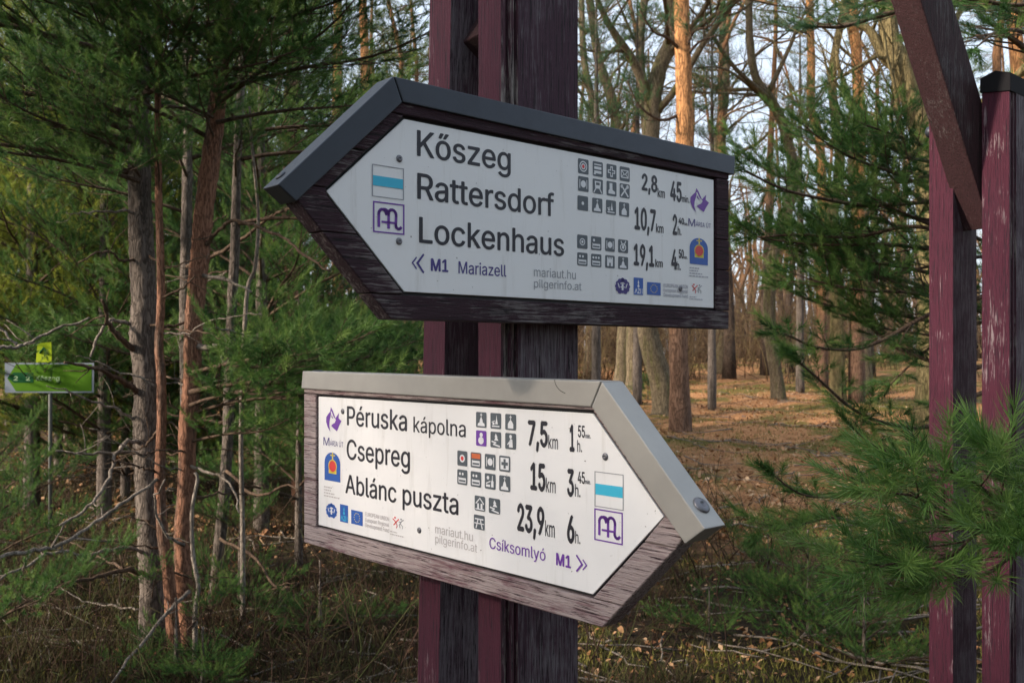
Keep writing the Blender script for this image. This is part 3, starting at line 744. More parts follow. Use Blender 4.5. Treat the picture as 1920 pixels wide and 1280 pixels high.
# lower sign lettering
for a in (('Péruska', 648, 796.5, 760.5, 761.5, .012, 'P'), ('kápolna', 772.5, 809.5, 870.5, 781, .006, 'k'), ('Csepreg', 647.5, 860, 766, 823, .012, 'C'), ('Ablánc puszta', 645, 923.5, 857, 889, .012, 'A'),
          ('7,5', 987, 833.5, 1024.5, 789, .036, '7'), ('km', 1025.5, 840.5, 1043.5, 815, .005, 'k'), ('1', 1065.2, 844.5, 1074.5, 797, .036, '1'), ('55', 1081, 819, 1094, 797.5, .02, '5'), ('min.', 1095, 821, 1105, 812.5, .01, 'i'), ('h.', 1079.5, 846.5, 1088.5, 824.5, .005, 'h'),
          ('15', 991.5, 916, 1020, 868, .036, '1'), ('km', 1021, 922, 1039, 895, .005, 'k'), ('3', 1060.5, 928, 1073.5, 880, .036, '3'), ('45', 1080.5, 905, 1094, 883.5, .02, '4'), ('min.', 1094.7, 906.5, 1104.5, 898, .01, 'i'), ('h.', 1075.5, 930.5, 1085.5, 907, .005, 'h'),
          ('23,9', 967, 992.5, 1018, 944, .036, '2'), ('km', 1019.5, 1004.5, 1037.5, 975, .005, 'k'), ('6', 1060.5, 1015, 1074.5, 966, .036, '6'), ('h.', 1076, 1018, 1085.5, 995, .005, 'h')):
    text(low, a[0], a[1], a[2], a[3], a[4], K, a[5], ref=a[6])
text(low, 'mariaut.hu', 813.5, 999, 884, 984, M['dim2'], .0, ref='t')
text(low, 'pilgerinfo.at', 813.5, 1017, 892, 1001.5, M['dim2'], .0, ref='l')
text(low, 'Csíksomlyó', 915, 1027.5, 1020, 1006.5, M['violet'], .004)
text(low, 'M1', 1040, 1058.5, 1068, 1036.5, M['violet'], .03)
chev(low, 1077, 1098.5, 1039, 1072, 1, M['violet'])
icons(low, [(890, 909.5), (917, 937), (944.7, 965)], 890, 771.7, 800.5, ['church', 'tower', 'chapel'])
icons(low, [(890, 909.5), (917, 937), (944.7, 965)], 890, 806, 835, [('baby', 'violet'), 'tree', 'pray'])
g2 = [(855, 873.5), (880, 899.5), (906.5, 926.5), (933.5, 954)]
icons(low, g2, 855, 844, 872, [('ring', 'icon', [([disc(.5, .5, .2)], 'white'), ([disc(.5, .5, .15)], 'red')]), ('bed3', 'icon', [([rect(.08, .60, .92, .92)], 'orange')]), 'plate', ('crossx', 'icon', [([rect(.40, .2, .60, .8), rect(.2, .40, .40, .60), rect(.60, .40, .80, .60)], 'icon')])])
icons(low, g2, 855, 879, 907, ['bed2', 'bed2', 'wine', 'church'])
icons(low, [(887.5, 907), (914, 935)], 887.5, 928, 956, ['house', 'tree'])
icons(low, [(886, 906)], 886, 963.5, 990.5, ['picnic'])

# ------------------------------------------------------------------ pine foliage
def needles(rng, n, L, nl, w_, fine=False):
    """one shoot along +Z: returns verts (n,3,3)"""
    t = rng.uniform(.0, 1, n)**.8; ph = rng.uniform(0, 2*math.pi, n)
    an = R(62)-t*R(38)+rng.normal(0, .14, n); l = nl*rng.uniform(.75, 1.1, n)
    rad = np.stack([np.cos(ph), np.sin(ph), 0*ph], -1); z = np.array((0, 0, 1.))
    d = np.sin(an)[:, None]*rad+np.cos(an)[:, None]*z
    b = z*(t*L)[:, None]; s = np.cross(d, rng.normal(size=(n, 3))); s /= np.linalg.norm(s, axis=1)[:, None]
    tip = b+d*l[:, None]; tip[:, 2] += .15*l
    if not fine: return np.stack([b-s*w_/2, b+s*w_/2, tip], 1)
    m = b+d*(l*.55)[:, None]
    A = np.stack([b-s*w_/2, b+s*w_/2, m+s*w_/2], 1); B = np.stack([b-s*w_/2, m+s*w_/2, m-s*w_/2], 1); C = np.stack([m-s*w_/2, m+s*w_/2, tip], 1)
    return np.concatenate([A, B, C])
def frame(d, rng):
    d = d/np.linalg.norm(d); a = rng.normal(size=3); x = np.cross(d, a); x /= np.linalg.norm(x); y = np.cross(d, x)
    return np.stack([x, y, d], 1)
class Fol:
    def __init__(s, seed, n=45, L=.11, nl=.06, w_=.0026, fine=False):
        s.rng = np.random.default_rng(seed); s.tm = [needles(s.rng, n, L, nl, w_, fine) for _ in range(5)]; s.L = L
        s.g = Geo(); s.shoots = []
    def shoot(s, p, d, sc=1., tint=None):
        s.shoots.append((p, d, sc, s.rng.uniform(.1, .8) if tint is None else tint))
    def twig(s, P, r0, r1, k=4):
        v, t = tube(P, np.linspace(r0, r1, len(P)), k); s.g.add(v, t, 1, .5)
    def side(s, p, d, L, r, dens=1., tint0=0., lev=0):
        rng = s.rng; d = d/np.linalg.norm(d)
        n = max(1 if L < .07 else 2, int(L/.09)); P = [p]; dd = d.copy()
        for k in range(n):
            dd = dd+np.array((0, 0, .07))+rng.normal(0, .06, 3); dd /= np.linalg.norm(dd); P.append(P[-1]+dd*L/n)
        P = np.array(P); s.twig(P, r, r*.45, 3 if lev else 4)
        s.shoot(P[-1]-dd*.02, dd+np.array((0, 0, .25)), rng.uniform(.9, 1.15), np.clip(rng.uniform(.45, .95)+tint0, 0, 1))
        for k in range(1, n):
            if rng.random() < dens*.95:
                for sg_ in ((-1, 1) if rng.random() < .5 else (rng.choice((-1, 1)),)):
                    sdv = np.cross(dd, (0, 0, 1.)); q = dd*.7+sdv*sg_*.75+np.array((0, 0, rng.uniform(-.05, .35)))+rng.normal(0, .1, 3)
                    q /= np.linalg.norm(q)
                    if lev == 0 and L > .4 and rng.random() < .6 and k < n*.75:
                        s.side(P[k], q, L*rng.uniform(.3, .5), r*.5, dens, tint0, 1)
                    else: s.shoot(P[k], q, rng.uniform(.7, 1.05), np.clip(rng.uniform(.0, .65)+tint0, 0, 1))
    def branch(s, P, r0, r1, dens=1., start=.3, tw=.5, tint0=0., step=.13, k=5):
        """main limb along polyline P with side twigs"""
        rng = s.rng; P = np.asarray(P, float); v, t = tube(P, np.linspace(r0, r1, len(P)), k, .08, rng); s.g.add(v, t, 1, .5)
        seg = np.linalg.norm(np.diff(P, axis=0), axis=1); cum = np.concatenate([[0], np.cumsum(seg)]); Lt = cum[-1]
        x = start*Lt; sg_ = 1
        while x < Lt:
            i = min(np.searchsorted(cum, x)-1, len(seg)-1); i = max(i, 0); f = (x-cum[i])/seg[i]; p = P[i]*(1-f)+P[i+1]*f; d = (P[i+1]-P[i])/seg[i]
            sdv = np.cross(d, (0, 0, 1.)); sdv /= np.linalg.norm(sdv)+1e-6
            L = tw*(1-.75*x/Lt)*rng.uniform(.7, 1.2)+.08*min(1, tw/.2)
            q = d*.75+sdv*sg_*rng.uniform(.5, .9)+np.array((0, 0, rng.uniform(-.15, .3)))
            s.side(p, q, L, max(r0*.35*(1-.6*x/Lt), .0018), dens, tint0); sg_ = -sg_
            x += step*rng.uniform(.6, 1.3)
        d = P[-1]-P[-2]; s.shoot(P[-1]-d*.1, d, 1.15)
        for _ in range(3): s.shoot(P[-1]-d*.2, d/np.linalg.norm(d)+rng.normal(0, .5, 3), 1.)
    def arr(s):
        g = Geo()
        for x in (s.g,):
            if x.n: g.addgeo(x.arr())
        for ti, tm in enumerate(s.tm):
            sh = s.shoots[ti::len(s.tm)]
            if not sh: continue
            Rm = np.stack([frame(np.asarray(d, float), s.rng)*sc for p, d, sc, t in sh]); Pp = np.stack([p for p, *_ in sh])
            tn = np.array([t for *_, t in sh])
            W = np.einsum('sij,nkj->snki', Rm, tm)+Pp[:, None, None]
            v = W.reshape(-1, 3); g.add(v, np.arange(len(v)).reshape(-1, 3), 0, np.repeat(tn, tm.shape[0]*3))
        return g

rng = np.random.default_rng(11)
def limb_curve(L, rise, droop, rng, n=9):
    P = [np.zeros(3)]; d = np.array((math.cos(rise), 0, math.sin(rise)))
    for k in range(n):
        d = d+np.array((0, rng.normal(0, .05), -droop*(1 if k < n*.5 else -1.2)+rng.normal(0, .03))); d /= np.linalg.norm(d); P.append(P[-1]+d*L/n)
    return np.array(P)
# branch variants, growing along +X (shared meshes)
def variants(n, seed, L, needle_mat, nn, w_, dens, tw, name, step=.14, fine=False, nl=.062):
    out = []
    for i in range(n):
        f = Fol(seed+i, nn, .12, nl, w_, fine); P = limb_curve(L*f.rng.uniform(.85, 1.1), .25, .06, f.rng)
        f.branch(P, .011*L, .003, dens, .22, tw*L, step=step); out.append(f.arr())
    return out
BR_MID = variants(6, 40, 1.5, None, 72, .0030, 1., .44, 'branch', step=.08, nl=.050)
BR_MESH = []
for a_ in BR_MID: BR_MESH.append(a_.mesh('branch', [M['needle'], M['twig']]))
BR_BLUE = [a_.mesh('branch', [M['needle_blue'], M['twig']]) for a_ in BR_MID[:4]]
BR_SUNLIT = [a_.mesh('branch', [M['needle_sunlit'], M['twig']]) for a_ in BR_MID[:4]]
BR_FAR = [g.arr() for g in variants(4, 60, 1.5, None, 17, .0075, .8, .40, 'branch', step=.17, nl=.085)]

def rotm(yaw, pitch, sc, roll=0.):
    return np.array((Matrix.Rotation(yaw, 4, 'Z') @ Matrix.Rotation(-pitch, 4, 'Y') @ Matrix.Rotation(roll, 4, 'X') @ Matrix.Scale(sc, 4)))
def put_branch(parent, p, yaw, pitch, sc, rr, blue=False):
    o = bpy.data.objects.new('branch', rr.choice(BR_SUNLIT if blue == 2 else BR_BLUE if blue else BR_MESH)); link(o, parent)
    o.matrix_local = Matrix.Translation(Vector(p)) @ Matrix(rotm(yaw, pitch, sc, rr.uniform(-.4, .4)).tolist())
    return o
def trunk_obj(parent, P, r, k, m, rng, noise=.05, name='trunk', n=6, smooth=True):
    Q = catmull(P, n); rr_ = np.interp(np.linspace(0, 1, len(Q)), np.linspace(0, 1, len(r)), r)
    g = Geo(); v, t = tube(Q, rr_, k, noise, rng); g.add(v, t)
    return g.obj(name, [m], parent, smooth)

# near cluster of young pines on the left; trunks follow the photograph's outlines
def base_of(P): return (float(P[-1][0]), float(P[-1][1]), 0.)
def near_tree(label, pts, depth, wpx, m, cat='tree', extra_top=None, name='pine_tree', group=None, k=16, kink=.0):
    pts = sorted(pts, key=lambda q: -q[1])      # base first
    P = [px(u, v, depth) for u, v in pts]
    b = P[0]; g0 = gz(b[0], b[1])-.05
    P = [np.array((b[0], b[1], g0))]+[p for p in P if p[2] > g0+.12]
    ws = [wpx[0]*1.25]+list(np.interp(np.linspace(0, 1, len(P)-1), np.linspace(0, 1, len(wpx)), wpx))
    r = np.array(ws)/F*depth/2
    if extra_top:
        P.append(P[-1]+np.array(extra_top)); r = np.append(r, r[-1]*.35)
    root = empty(name, (b[0], b[1], g0), 0, label=label, cat=cat, group=group)
    loc = [p-np.array((b[0], b[1], g0)) for p in P]
    trunk_obj(root, loc, r, k, m, rng, .06, n=10)
    return root, np.array(loc), np.array((b[0], b[1], g0)), r
def dead(root, org, pts, d0, d1, w0, w1, m='dead', name='dead_branch'):
    P = [px(u, v, d0+(d1-d0)*i/(len(pts)-1))-org for i, (u, v) in enumerate(pts)]
    Q = catmull(P, 5); Q += rng.normal(0, .004, Q.shape); g = Geo(); v, t = tube(Q, np.linspace(w0, w1, len(Q))/F*d0/2, 5, .15, rng); g.add(v, t)
    # a few side spurs
    for _ in range(max(1, len(Q)//5)):
        i = rng.integers(1, len(Q)-1); d = rng.normal(size=3); d[2] *= .7; d /= np.linalg.norm(d); L = rng.uniform(.05, .22)
        S = [Q[i]]; 
        for _k in range(3): d = d+rng.normal(0, .2, 3); S.append(S[-1]+d/np.linalg.norm(d)*L/3)
        v, t = tube(S, np.linspace(w1*.8, w1*.3, 4)/F*d0/2, 3); g.add(v, t)
    return g.obj(name, [M[m]], root, True)

rb = random.Random(3)
t1, L1, o1, _ = near_tree('grey barked young pine with its bark lit on the left, left of its clump', [(285, 1250), (285, 1100), (280, 1000), (275, 900), (272, 800), (275, 720), (268, 640), (270, 560), (265, 450), (262, 355), (262, 150), (270, -150)], 4.8, (44, 44, 48, 44, 30), M['bark_grey'], extra_top=(.1, 0, 1.6))
t2, L2, o2, _ = near_tree('thinnest reddish pine of the left clump, beside the grey trunk', [(330, 1250), (318, 1100), (305, 1000), (300, 900), (303, 790), (302, 700), (298, 650), (302, 550), (298, 380), (296, 200), (300, -100)], 4.6, (22, 18, 15, 10), M['bark_red'], extra_top=(0, .1, .8))
t3, L3, o3, _ = near_tree('flaky orange barked young pine leaning right in the left clump', [(355, 1290), (352, 1200), (345, 1100), (342, 1000), (350, 900), (352, 800), (360, 720), (362, 640), (368, 550), (375, 480), (382, 400), (395, 300), (408, 190), (425, 0), (440, -200)], 4.7, (29, 32, 34, 36, 24), M['bark_red'], extra_top=(.2, 0, 1.3))
t4, L4, o4, _ = near_tree('thin dark pine just right of the orange barked trunk', [(400, 1150), (405, 1100), (412, 1020), (420, 930), (427, 820), (430, 700), (435, 560), (440, 480), (445, 300), (455, 100), (460, -100)], 5.6, (24, 20, 18, 12), M['bark_grey'], extra_top=(0, 0, .9))
t5, L5, o5, _ = near_tree('slender grey pine half hidden behind the orange barked trunk', [(350, 1100), (350, 800), (347, 600), (350, 400), (352, 250), (350, 0)], 6.4, (22, 20, 14), M['bark_grey'], extra_top=(0, 0, 1.0))
t6, L6, o6, _ = near_tree('reddish slim pine standing behind the tip of the upper sign', [(560, 1000), (556, 700), (545, 500), (540, 400), (545, 200), (550, 0)], 8.5, (22, 22, 18), M['bark_red'], extra_top=(0, 0, 1.5))
# bleached saplings and dead limbs
sp, Ls, os_, _ = near_tree('pale bleached thin dead sapling behind the leaning orange pine', [(455, 1000), (452, 800), (462, 560), (478, 500), (484, 400), (472, 270), (468, 200)], 5.2, (9, 7, 4), M['dead'], name='dead_sapling', cat='sapling')
sq, _, oq, _ = near_tree('pale crooked dead stem leaning at the foot of the orange pine', [(366, 1145), (372, 1100), (362, 1040), (360, 960), (370, 900), (366, 885)], 4.5, (9, 8, 6), M['dead'], name='dead_sapling', cat='sapling', k=6)
for r_, o_, pts, a_, b2, w0, w1, m_ in (
    (t1, o1, [(262, 665), (235, 640), (205, 610), (190, 560)], 4.8, 4.5, 16, 5, 'twig'),
    (t1, o1, [(262, 610), (230, 605), (205, 600), (180, 640), (170, 670)], 4.8, 4.6, 9, 4, 'dead'),
    (t1, o1, [(268, 740), (230, 715), (180, 690), (120, 680)], 4.8, 4.3, 14, 4, 'twig'),
    (t1, o1, [(275, 830), (240, 828), (215, 860), (200, 905), (165, 950), (110, 985)], 4.8, 4.2, 10, 4, 'dead'),
    (t1, o1, [(272, 850), (210, 848), (150, 850), (110, 845)], 4.8, 4.2, 7, 3, 'dead'),
    (t2, o2, [(300, 895), (250, 930), (190, 970), (125, 1015), (60, 1032), (-20, 1042)], 4.6, 3.8, 6, 7, 'dead'),
    (t1, o1, [(280, 1075), (230, 1068), (170, 1085), (115, 1090)], 4.8, 4.2, 11, 5, 'twig'),
    (t1, o1, [(280, 1040), (230, 1025), (170, 1040), (100, 1035), (50, 1060), (0, 1085)], 4.8, 4.0, 8, 4, 'dead'),
    (t3, o3, [(352, 1110), (300, 1165), (250, 1225), (208, 1282)], 4.6, 3.9, 8, 4, 'dead'),
    (t3, o3, [(348, 870), (390, 885), (430, 905), (450, 960)], 4.7, 4.4, 7, 3, 'dead'),
    (t3, o3, [(362, 650), (385, 652), (412, 648)], 4.7, 4.6, 13, 10, 'dead'),
    (t3, o3, [(375, 470), (410, 430), (450, 415), (520, 440), (560, 470), (620, 510)], 4.7, 4.3, 8, 4, 'twig'),
    (t3, o3, [(370, 515), (420, 525), (470, 545)], 4.7, 4.5, 9, 4, 'dead'),
    (t4, o4, [(425, 880), (480, 930), (540, 910), (580, 940)], 5.5, 5.0, 7, 3, 'twig'),
    (t4, o4, [(412, 1010), (470, 1040), (520, 1100), (560, 1095)], 5.5, 5.0, 7, 3, 'twig'),
    (t3, o3, [(345, 1020), (310, 1000), (290, 940), (310, 900)], 4.6, 4.4, 7, 3, 'dead'),
    (t2, o2, [(303, 560), (340, 540), (365, 520)], 4.6, 4.5, 6, 3, 'twig'),
    (t5, o5, [(350, 500), (420, 470), (520, 400), (560, 390)], 6.2, 5.5, 9, 4, 'twig'),
    (t3, o3, [(420, 0), (470, 40), (520, 20), (590, -20)], 4.7, 4.3, 10, 5, 'twig'),
    (t1, o1, [(265, 480), (230, 490), (200, 470), (150, 490)], 4.8, 4.4, 6, 3, 'twig'),
):
    dead(r_, o_, pts, a_, b2, w0, w1, m_)
for r_, o_, u0, dd_ in ((t1, o1, 270, 4.8), (t2, o2, 300, 4.6), (t3, o3, 358, 4.7), (t4, o4, 425, 5.6), (t5, o5, 349, 6.4), (t6, o6, 548, 8.5)):
    for _ in range(9):
        v0 = rng.uniform(400, 1150); sgn = rng.choice((-1, 1)); L_ = rng.uniform(50, 190)*4.8/dd_; up_ = rng.uniform(-.35, .5); P_ = [(u0+(v0-700)*-.02, v0)]
        for k_ in range(1, 5): P_.append((P_[-1][0]+sgn*L_/4, P_[-1][1]-L_/4*up_+rng.normal(0, 7)))
        dead(r_, o_, P_, dd_, dd_+rng.uniform(-.6, .5), rng.uniform(3, 7), 1.8, rng.choice(('dead', 'twig', 'twig')))
# dangling pale limb entering from the left edge
lb = empty('fallen_limb', tuple(px(40, 660, 4.0)), 0, label='pale dead limb reaching in from the left over the small green sign', cat='limb')
ol = px(40, 660, 4.0)
dead(lb, ol, [(-60, 655), (0, 652), (30, 650), (60, 640), (110, 615), (168, 598)], 4.0, 4.2, 9, 4, 'dead', 'limb')
dead(lb, ol, [(-10, 605), (10, 628), (32, 648)], 4.0, 4.0, 5, 5, 'dead', 'spur')

# live branches of the clump: (tree, origin, u, v, depth, yaw deg, pitch, scale)
def live(root, org, u, v, d, yaw, pitch, sc, blue=False):
    put_branch(root, px(u, v, d)-org, R(yaw), R(pitch), sc, rb, blue)
LIVE = [
 (t1, o1, 262, 330, 4.8, 200, 5, .95), (t1, o1, 262, 250, 4.8, 170, 10, 1.0), (t1, o1, 262, 160, 4.8, 215, 10, 1.0), (t1, o1, 262, 60, 4.8, 185, 15, 1.0),
 (t1, o1, 262, 300, 4.8, 250, 5, .6), (t1, o1, 262, 200, 4.8, 300, 15, .8), (t1, o1, 262, 100, 4.8, 270, 10, .8), (t1, o1, 262, 0, 4.8, 230, 10, 1.0), (t1, o1, 262, -60, 4.8, 190, 0, 1.1), (t1, o1, 262, 330, 4.8, 290, -10, .55),
 (t3, o3, 395, 260, 4.7, 205, 15, .75), (t3, o3, 400, 200, 4.7, 330, 10, .75), (t3, o3, 410, 60, 4.7, 340, 5, 1.0), (t3, o3, 415, 0, 4.7, 200, 10, .9), (t3, o3, 415, -80, 4.7, 350, -5, 1.1), (t3, o3, 408, 90, 4.7, 250, 5, .7), (t3, o3, 408, 150, 4.7, 300, 5, .6),
 (t3, o3, 352, 780, 4.7, 345, 8, .65), (t3, o3, 355, 740, 4.7, 10, 12, .75), (t3, o3, 360, 700, 4.7, 320, 5, .6), (t3, o3, 350, 830, 4.7, 330, 0, .5),
 (t4, o4, 430, 720, 5.6, 340, 10, .8), (t4, o4, 430, 690, 5.6, 20, 5, .8), (t4, o4, 428, 760, 5.6, 310, 8, .7), (t4, o4, 445, 300, 5.6, 10, 0, .9), (t4, o4, 442, 420, 5.6, 340, -5, .8),
 (t2, o2, 296, 300, 4.6, 150, 10, .5), (t2, o2, 298, 200, 4.6, 80, 10, .6),
 (t5, o5, 350, 300, 6.4, 20, 10, 1.0), (t5, o5, 350, 200, 6.4, 160, 10, 1.0), (t5, o5, 350, 100, 6.4, 60, 5, 1.0), (t5, o5, 352, 0, 6.4, 330, 5, 1.1), (t5, o5, 352, 400, 6.4, 200, 5, .8),
 (t6, o6, 545, 150, 8.5, 200, 10, 1.2), (t6, o6, 548, -20, 8.5, 250, 10, 1.3),
 (t3, o3, 356, 700, 4.6, 345, 0, .7), (t3, o3, 356, 760, 4.6, 330, 4, .6), (t3, o3, 356, 735, 4.6, 350, 0, .85),
 (t1, o1, 262, 340, 4.7, 230, -5, .7), (t1, o1, 262, 270, 4.7, 205, 0, .95), (t1, o1, 262, 220, 4.7, 190, 5, 1.1), (t1, o1, 262, 120, 4.7, 200, 5, 1.1), (t1, o1, 262, 40, 4.7, 210, 0, 1.1), (t1, o1, 262, 180, 4.7, 320, 0, .8), (t1, o1, 262, 80, 4.7, 330, 0, .9), (t1, o1, 262, 20, 4.7, 300, 0, 1.),
 (t1, o1, 262, 330, 4.7, 275, 5, .42), (t1, o1, 262, 280, 4.7, 255, 15, .5), (t1, o1, 262, 220, 4.7, 285, 10, .5), (t1, o1, 262, 150, 4.7, 265, 5, .55), (t1, o1, 262, 90, 4.7, 240, 5, .6), (t1, o1, 262, 30, 4.7, 280, 5, .6),
 (t2, o2, 298, 340, 4.5, 285, 10, .32), (t2, o2, 298, 270, 4.5, 250, 10, .38), (t2, o2, 298, 180, 4.5, 290, 10, .42), (t2, o2, 298, 100, 4.5, 260, 10, .45),
 (t3, o3, 400, 255, 4.6, 270, 10, .38), (t3, o3, 405, 200, 4.6, 295, 10, .42), (t3, o3, 410, 140, 4.6, 260, 10, .48), (t3, o3, 412, 70, 4.6, 285, 5, .5), (t3, o3, 415, 10, 4.6, 265, 5, .55),
 (t5, o5, 350, 330, 6.3, 280, 10, .7), (t5, o5, 350, 240, 6.3, 250, 10, .8), (t5, o5, 350, 150, 6.3, 300, 10, .8), (t4, o4, 442, 330, 5.5, 285, 5, .5), (t4, o4, 448, 230, 5.5, 265, 5, .55),
 (t3, o3, 405, 170, 4.6, 350, 0, .8), (t3, o3, 405, 230, 4.6, 10, 5, .7), (t3, o3, 412, 40, 4.6, 310, 0, .9), (t3, o3, 400, 220, 4.6, 230, 0, .5),
 (t4, o4, 452, 150, 5.6, 300, 0, .9), (t4, o4, 448, 250, 5.6, 350, 0, .8), (t4, o4, 430, 700, 5.6, 350, 0, .9), (t4, o4, 430, 740, 5.6, 330, -3, .9),
 (t3, o3, 352, 1180, 4.5, 330, 30, .28), (t3, o3, 352, 1230, 4.5, 200, 20, .25), (t1, o1, 285, 1120, 4.7, 300, 40, .22),
]
for q in LIVE: live(*q)

# young bushy pines: trunk plus whorls of shared branches
def young_pine(x, y, H, label, lo=.25, sc=1., blue=False, lean=(0, 0), seed=0, group=None, r=None, per=5, gap=.33, name='young_pine'):
    rr = random.Random(seed); z = gz(x, y)-.04; root = empty(name, (x, y, z), rr.uniform(0, 6), label=label, cat='tree', group=group)
    r = r or H*.010+.012
    P = [(lean[0]*t*t, lean[1]*t*t, H*t) for t in np.linspace(0, 1, 7)]
    trunk_obj(root, P, [r, r*.85, r*.7, r*.55, r*.4, r*.22, .006], 9, M['bark_red'] if seed in (44,) else M['bark_grey'], rng, .06)
    zz = lo
    while zz < H-.15:
        t = zz/H; L = sc*(.30+1.0*(1-t)**.8)*min(1, .75+t)
        for k in range(per):
            a = k*2*math.pi/per+rr.uniform(-.4, .4)+zz*3
            put_branch(root, (lean[0]*t*t, lean[1]*t*t, zz+rr.uniform(-.06, .06)), a, R(10+30*t)+rr.uniform(-.1, .15), L/1.5*rr.uniform(.8, 1.15), rr, blue)
        zz += gap*rr.uniform(.8, 1.2)
    return root
YP = [ # u, depth, height, lowest whorl, scale, foliage
 (-150, 9.2, 6.2, .9, 1.3, 2, 'bushy pine coloured sunlit yellow green, cut by the left picture edge behind the green sign'),
 (60, 8.6, 6.0, .9, 1.3, 2, 'bushy pine coloured sunlit yellow green, rising behind the small green sign'),
 (195, 8.0, 5.0, .8, 1.1, 0, 'bushy pine between the small green sign and the grey trunk'),
 (490, 7.2, 4.9, 1.2, 1.2, 0, 'dense young pine right behind the tip of the upper sign'),
 (690, 7.6, 2.1, .35, 1.1, 0, 'low young pine filling the gap between the two signs on the left'),
 (560, 6.3, 1.75, .5, .8, 0, 'small bushy pine left of the lower sign'),
 (560, 10.5, 5.8, 1.2, 1.3, 1, 'young pine behind the reddish slim trunk near the upper sign tip'),
 (300, 10.8, 5.6, .8, 1.4, 1, 'dark pine behind the clump of thin trunks'),
 (130, 12.8, 6.2, .8, 1.5, 0, 'tall pine at the back of the left side'),
 (430, 12.0, 5.5, .8, 1.4, 2, 'pine coloured sunlit yellow green behind the orange barked trunk'),
 (20, 14.5, 6.5, .8, 1.6, 2, 'pine coloured sunlit yellow green far behind the green sign'),
 (360, 9.4, 4.2, .3, 1.3, 2, 'pine coloured sunlit yellow green, filling the gap behind the orange barked trunk'),
 (235, 9.0, 3.4, .25, 1.2, 0, 'shoulder high bushy pine behind the grey barked trunk'),
 (110, 10.4, 3.8, .3, 1.4, 2, 'low pine coloured sunlit yellow green, behind the pole of the green sign'),
 (430, 8.8, 3.4, .3, 1.1, 1, 'blue green pine between the clump and the lower sign'),
 (330, 4.4, .42, .08, .35, 0, 'ankle high pine seedling at the foot of the thin trunks'),
 (380, 4.2, .34, .08, .3, 0, 'tiny pine seedling at the bottom edge beside the pale crooked stem'),
 (600, 5.0, .45, .08, .4, 0, 'pine seedling on the ground left of the main post'),
 (450, 5.6, .7, .1, .5, 0, 'knee high pine right of the pale crooked stem'),
 (640, 6.6, 1.72, .6, .9, 0, 'low bushy pine under the slanted lower edge of the upper sign'),
 (-10, 5.6, 1.05, .2, .7, 0, 'knee high pine under the small green sign'),
 (-60, 3.9, 1.0, .3, .6, 0, 'knee high pine sapling at the left picture edge'),
]
for i, (u, d, H, lo, sc, fo, lab) in enumerate(YP):
    young_pine((u-960)/F*d, d, H, lab, lo, sc, seed=i, blue=fo)

for i, (x, y, H, lab) in enumerate(((-4.6, -.2, 6.4, 'unseen pine added close by on the left to filter the sun'), (-5.6, -1.5, 7.0, 'unseen pine added behind the viewer on the left to filter the sun'), (-5.2, 1.4, 6.6, 'unseen pine added level with the signs far to the left to filter the sun'))):
    young_pine(x, y, H, lab, 1.6, 1.5, seed=60+i, gap=.36)  # added out of view to filter the sunlight reaching the signs
# right-hand pine beside the second leg: explicit limbs reaching left and a close spray in front of the planks
def limb(root, org, pts, d0, d1, w0, w1, seed, dens=1., start=.1, tw=.3, n=96, nw=.0022, fine=False, nl=.050, matk='needle', step=.07, tint0=0.):
    f = Fol(seed, n, .10, nl, nw, fine); P = [px(u, v, d0+(d1-d0)*i/(len(pts)-1))-org for i, (u, v) in enumerate(pts)]
    f.branch(catmull(P, 4), w0/F*d0/2, w1/F*d1/2, dens, start, tw, tint0, step, 6)
    return f.arr().obj('branch', [M[matk], M['twig']], root)
bx, by = (1990-960)/F*4.2, 4.2
pr = empty('pine_tree', (bx, by, gz(bx, by)-.05), 0, label='green pine whose branches spread left behind the right posts', cat='tree'); orp = np.array((bx, by, gz(bx, by)-.05))
trunk_obj(pr, [(0, 0, 0), (.02, 0, 1), (0, .03, 2), (.04, 0, 3), (.05, .02, 4.2), (.05, 0, 5.5)], [.075, .068, .06, .05, .035, .01], 12, M['bark_grey'], rng)
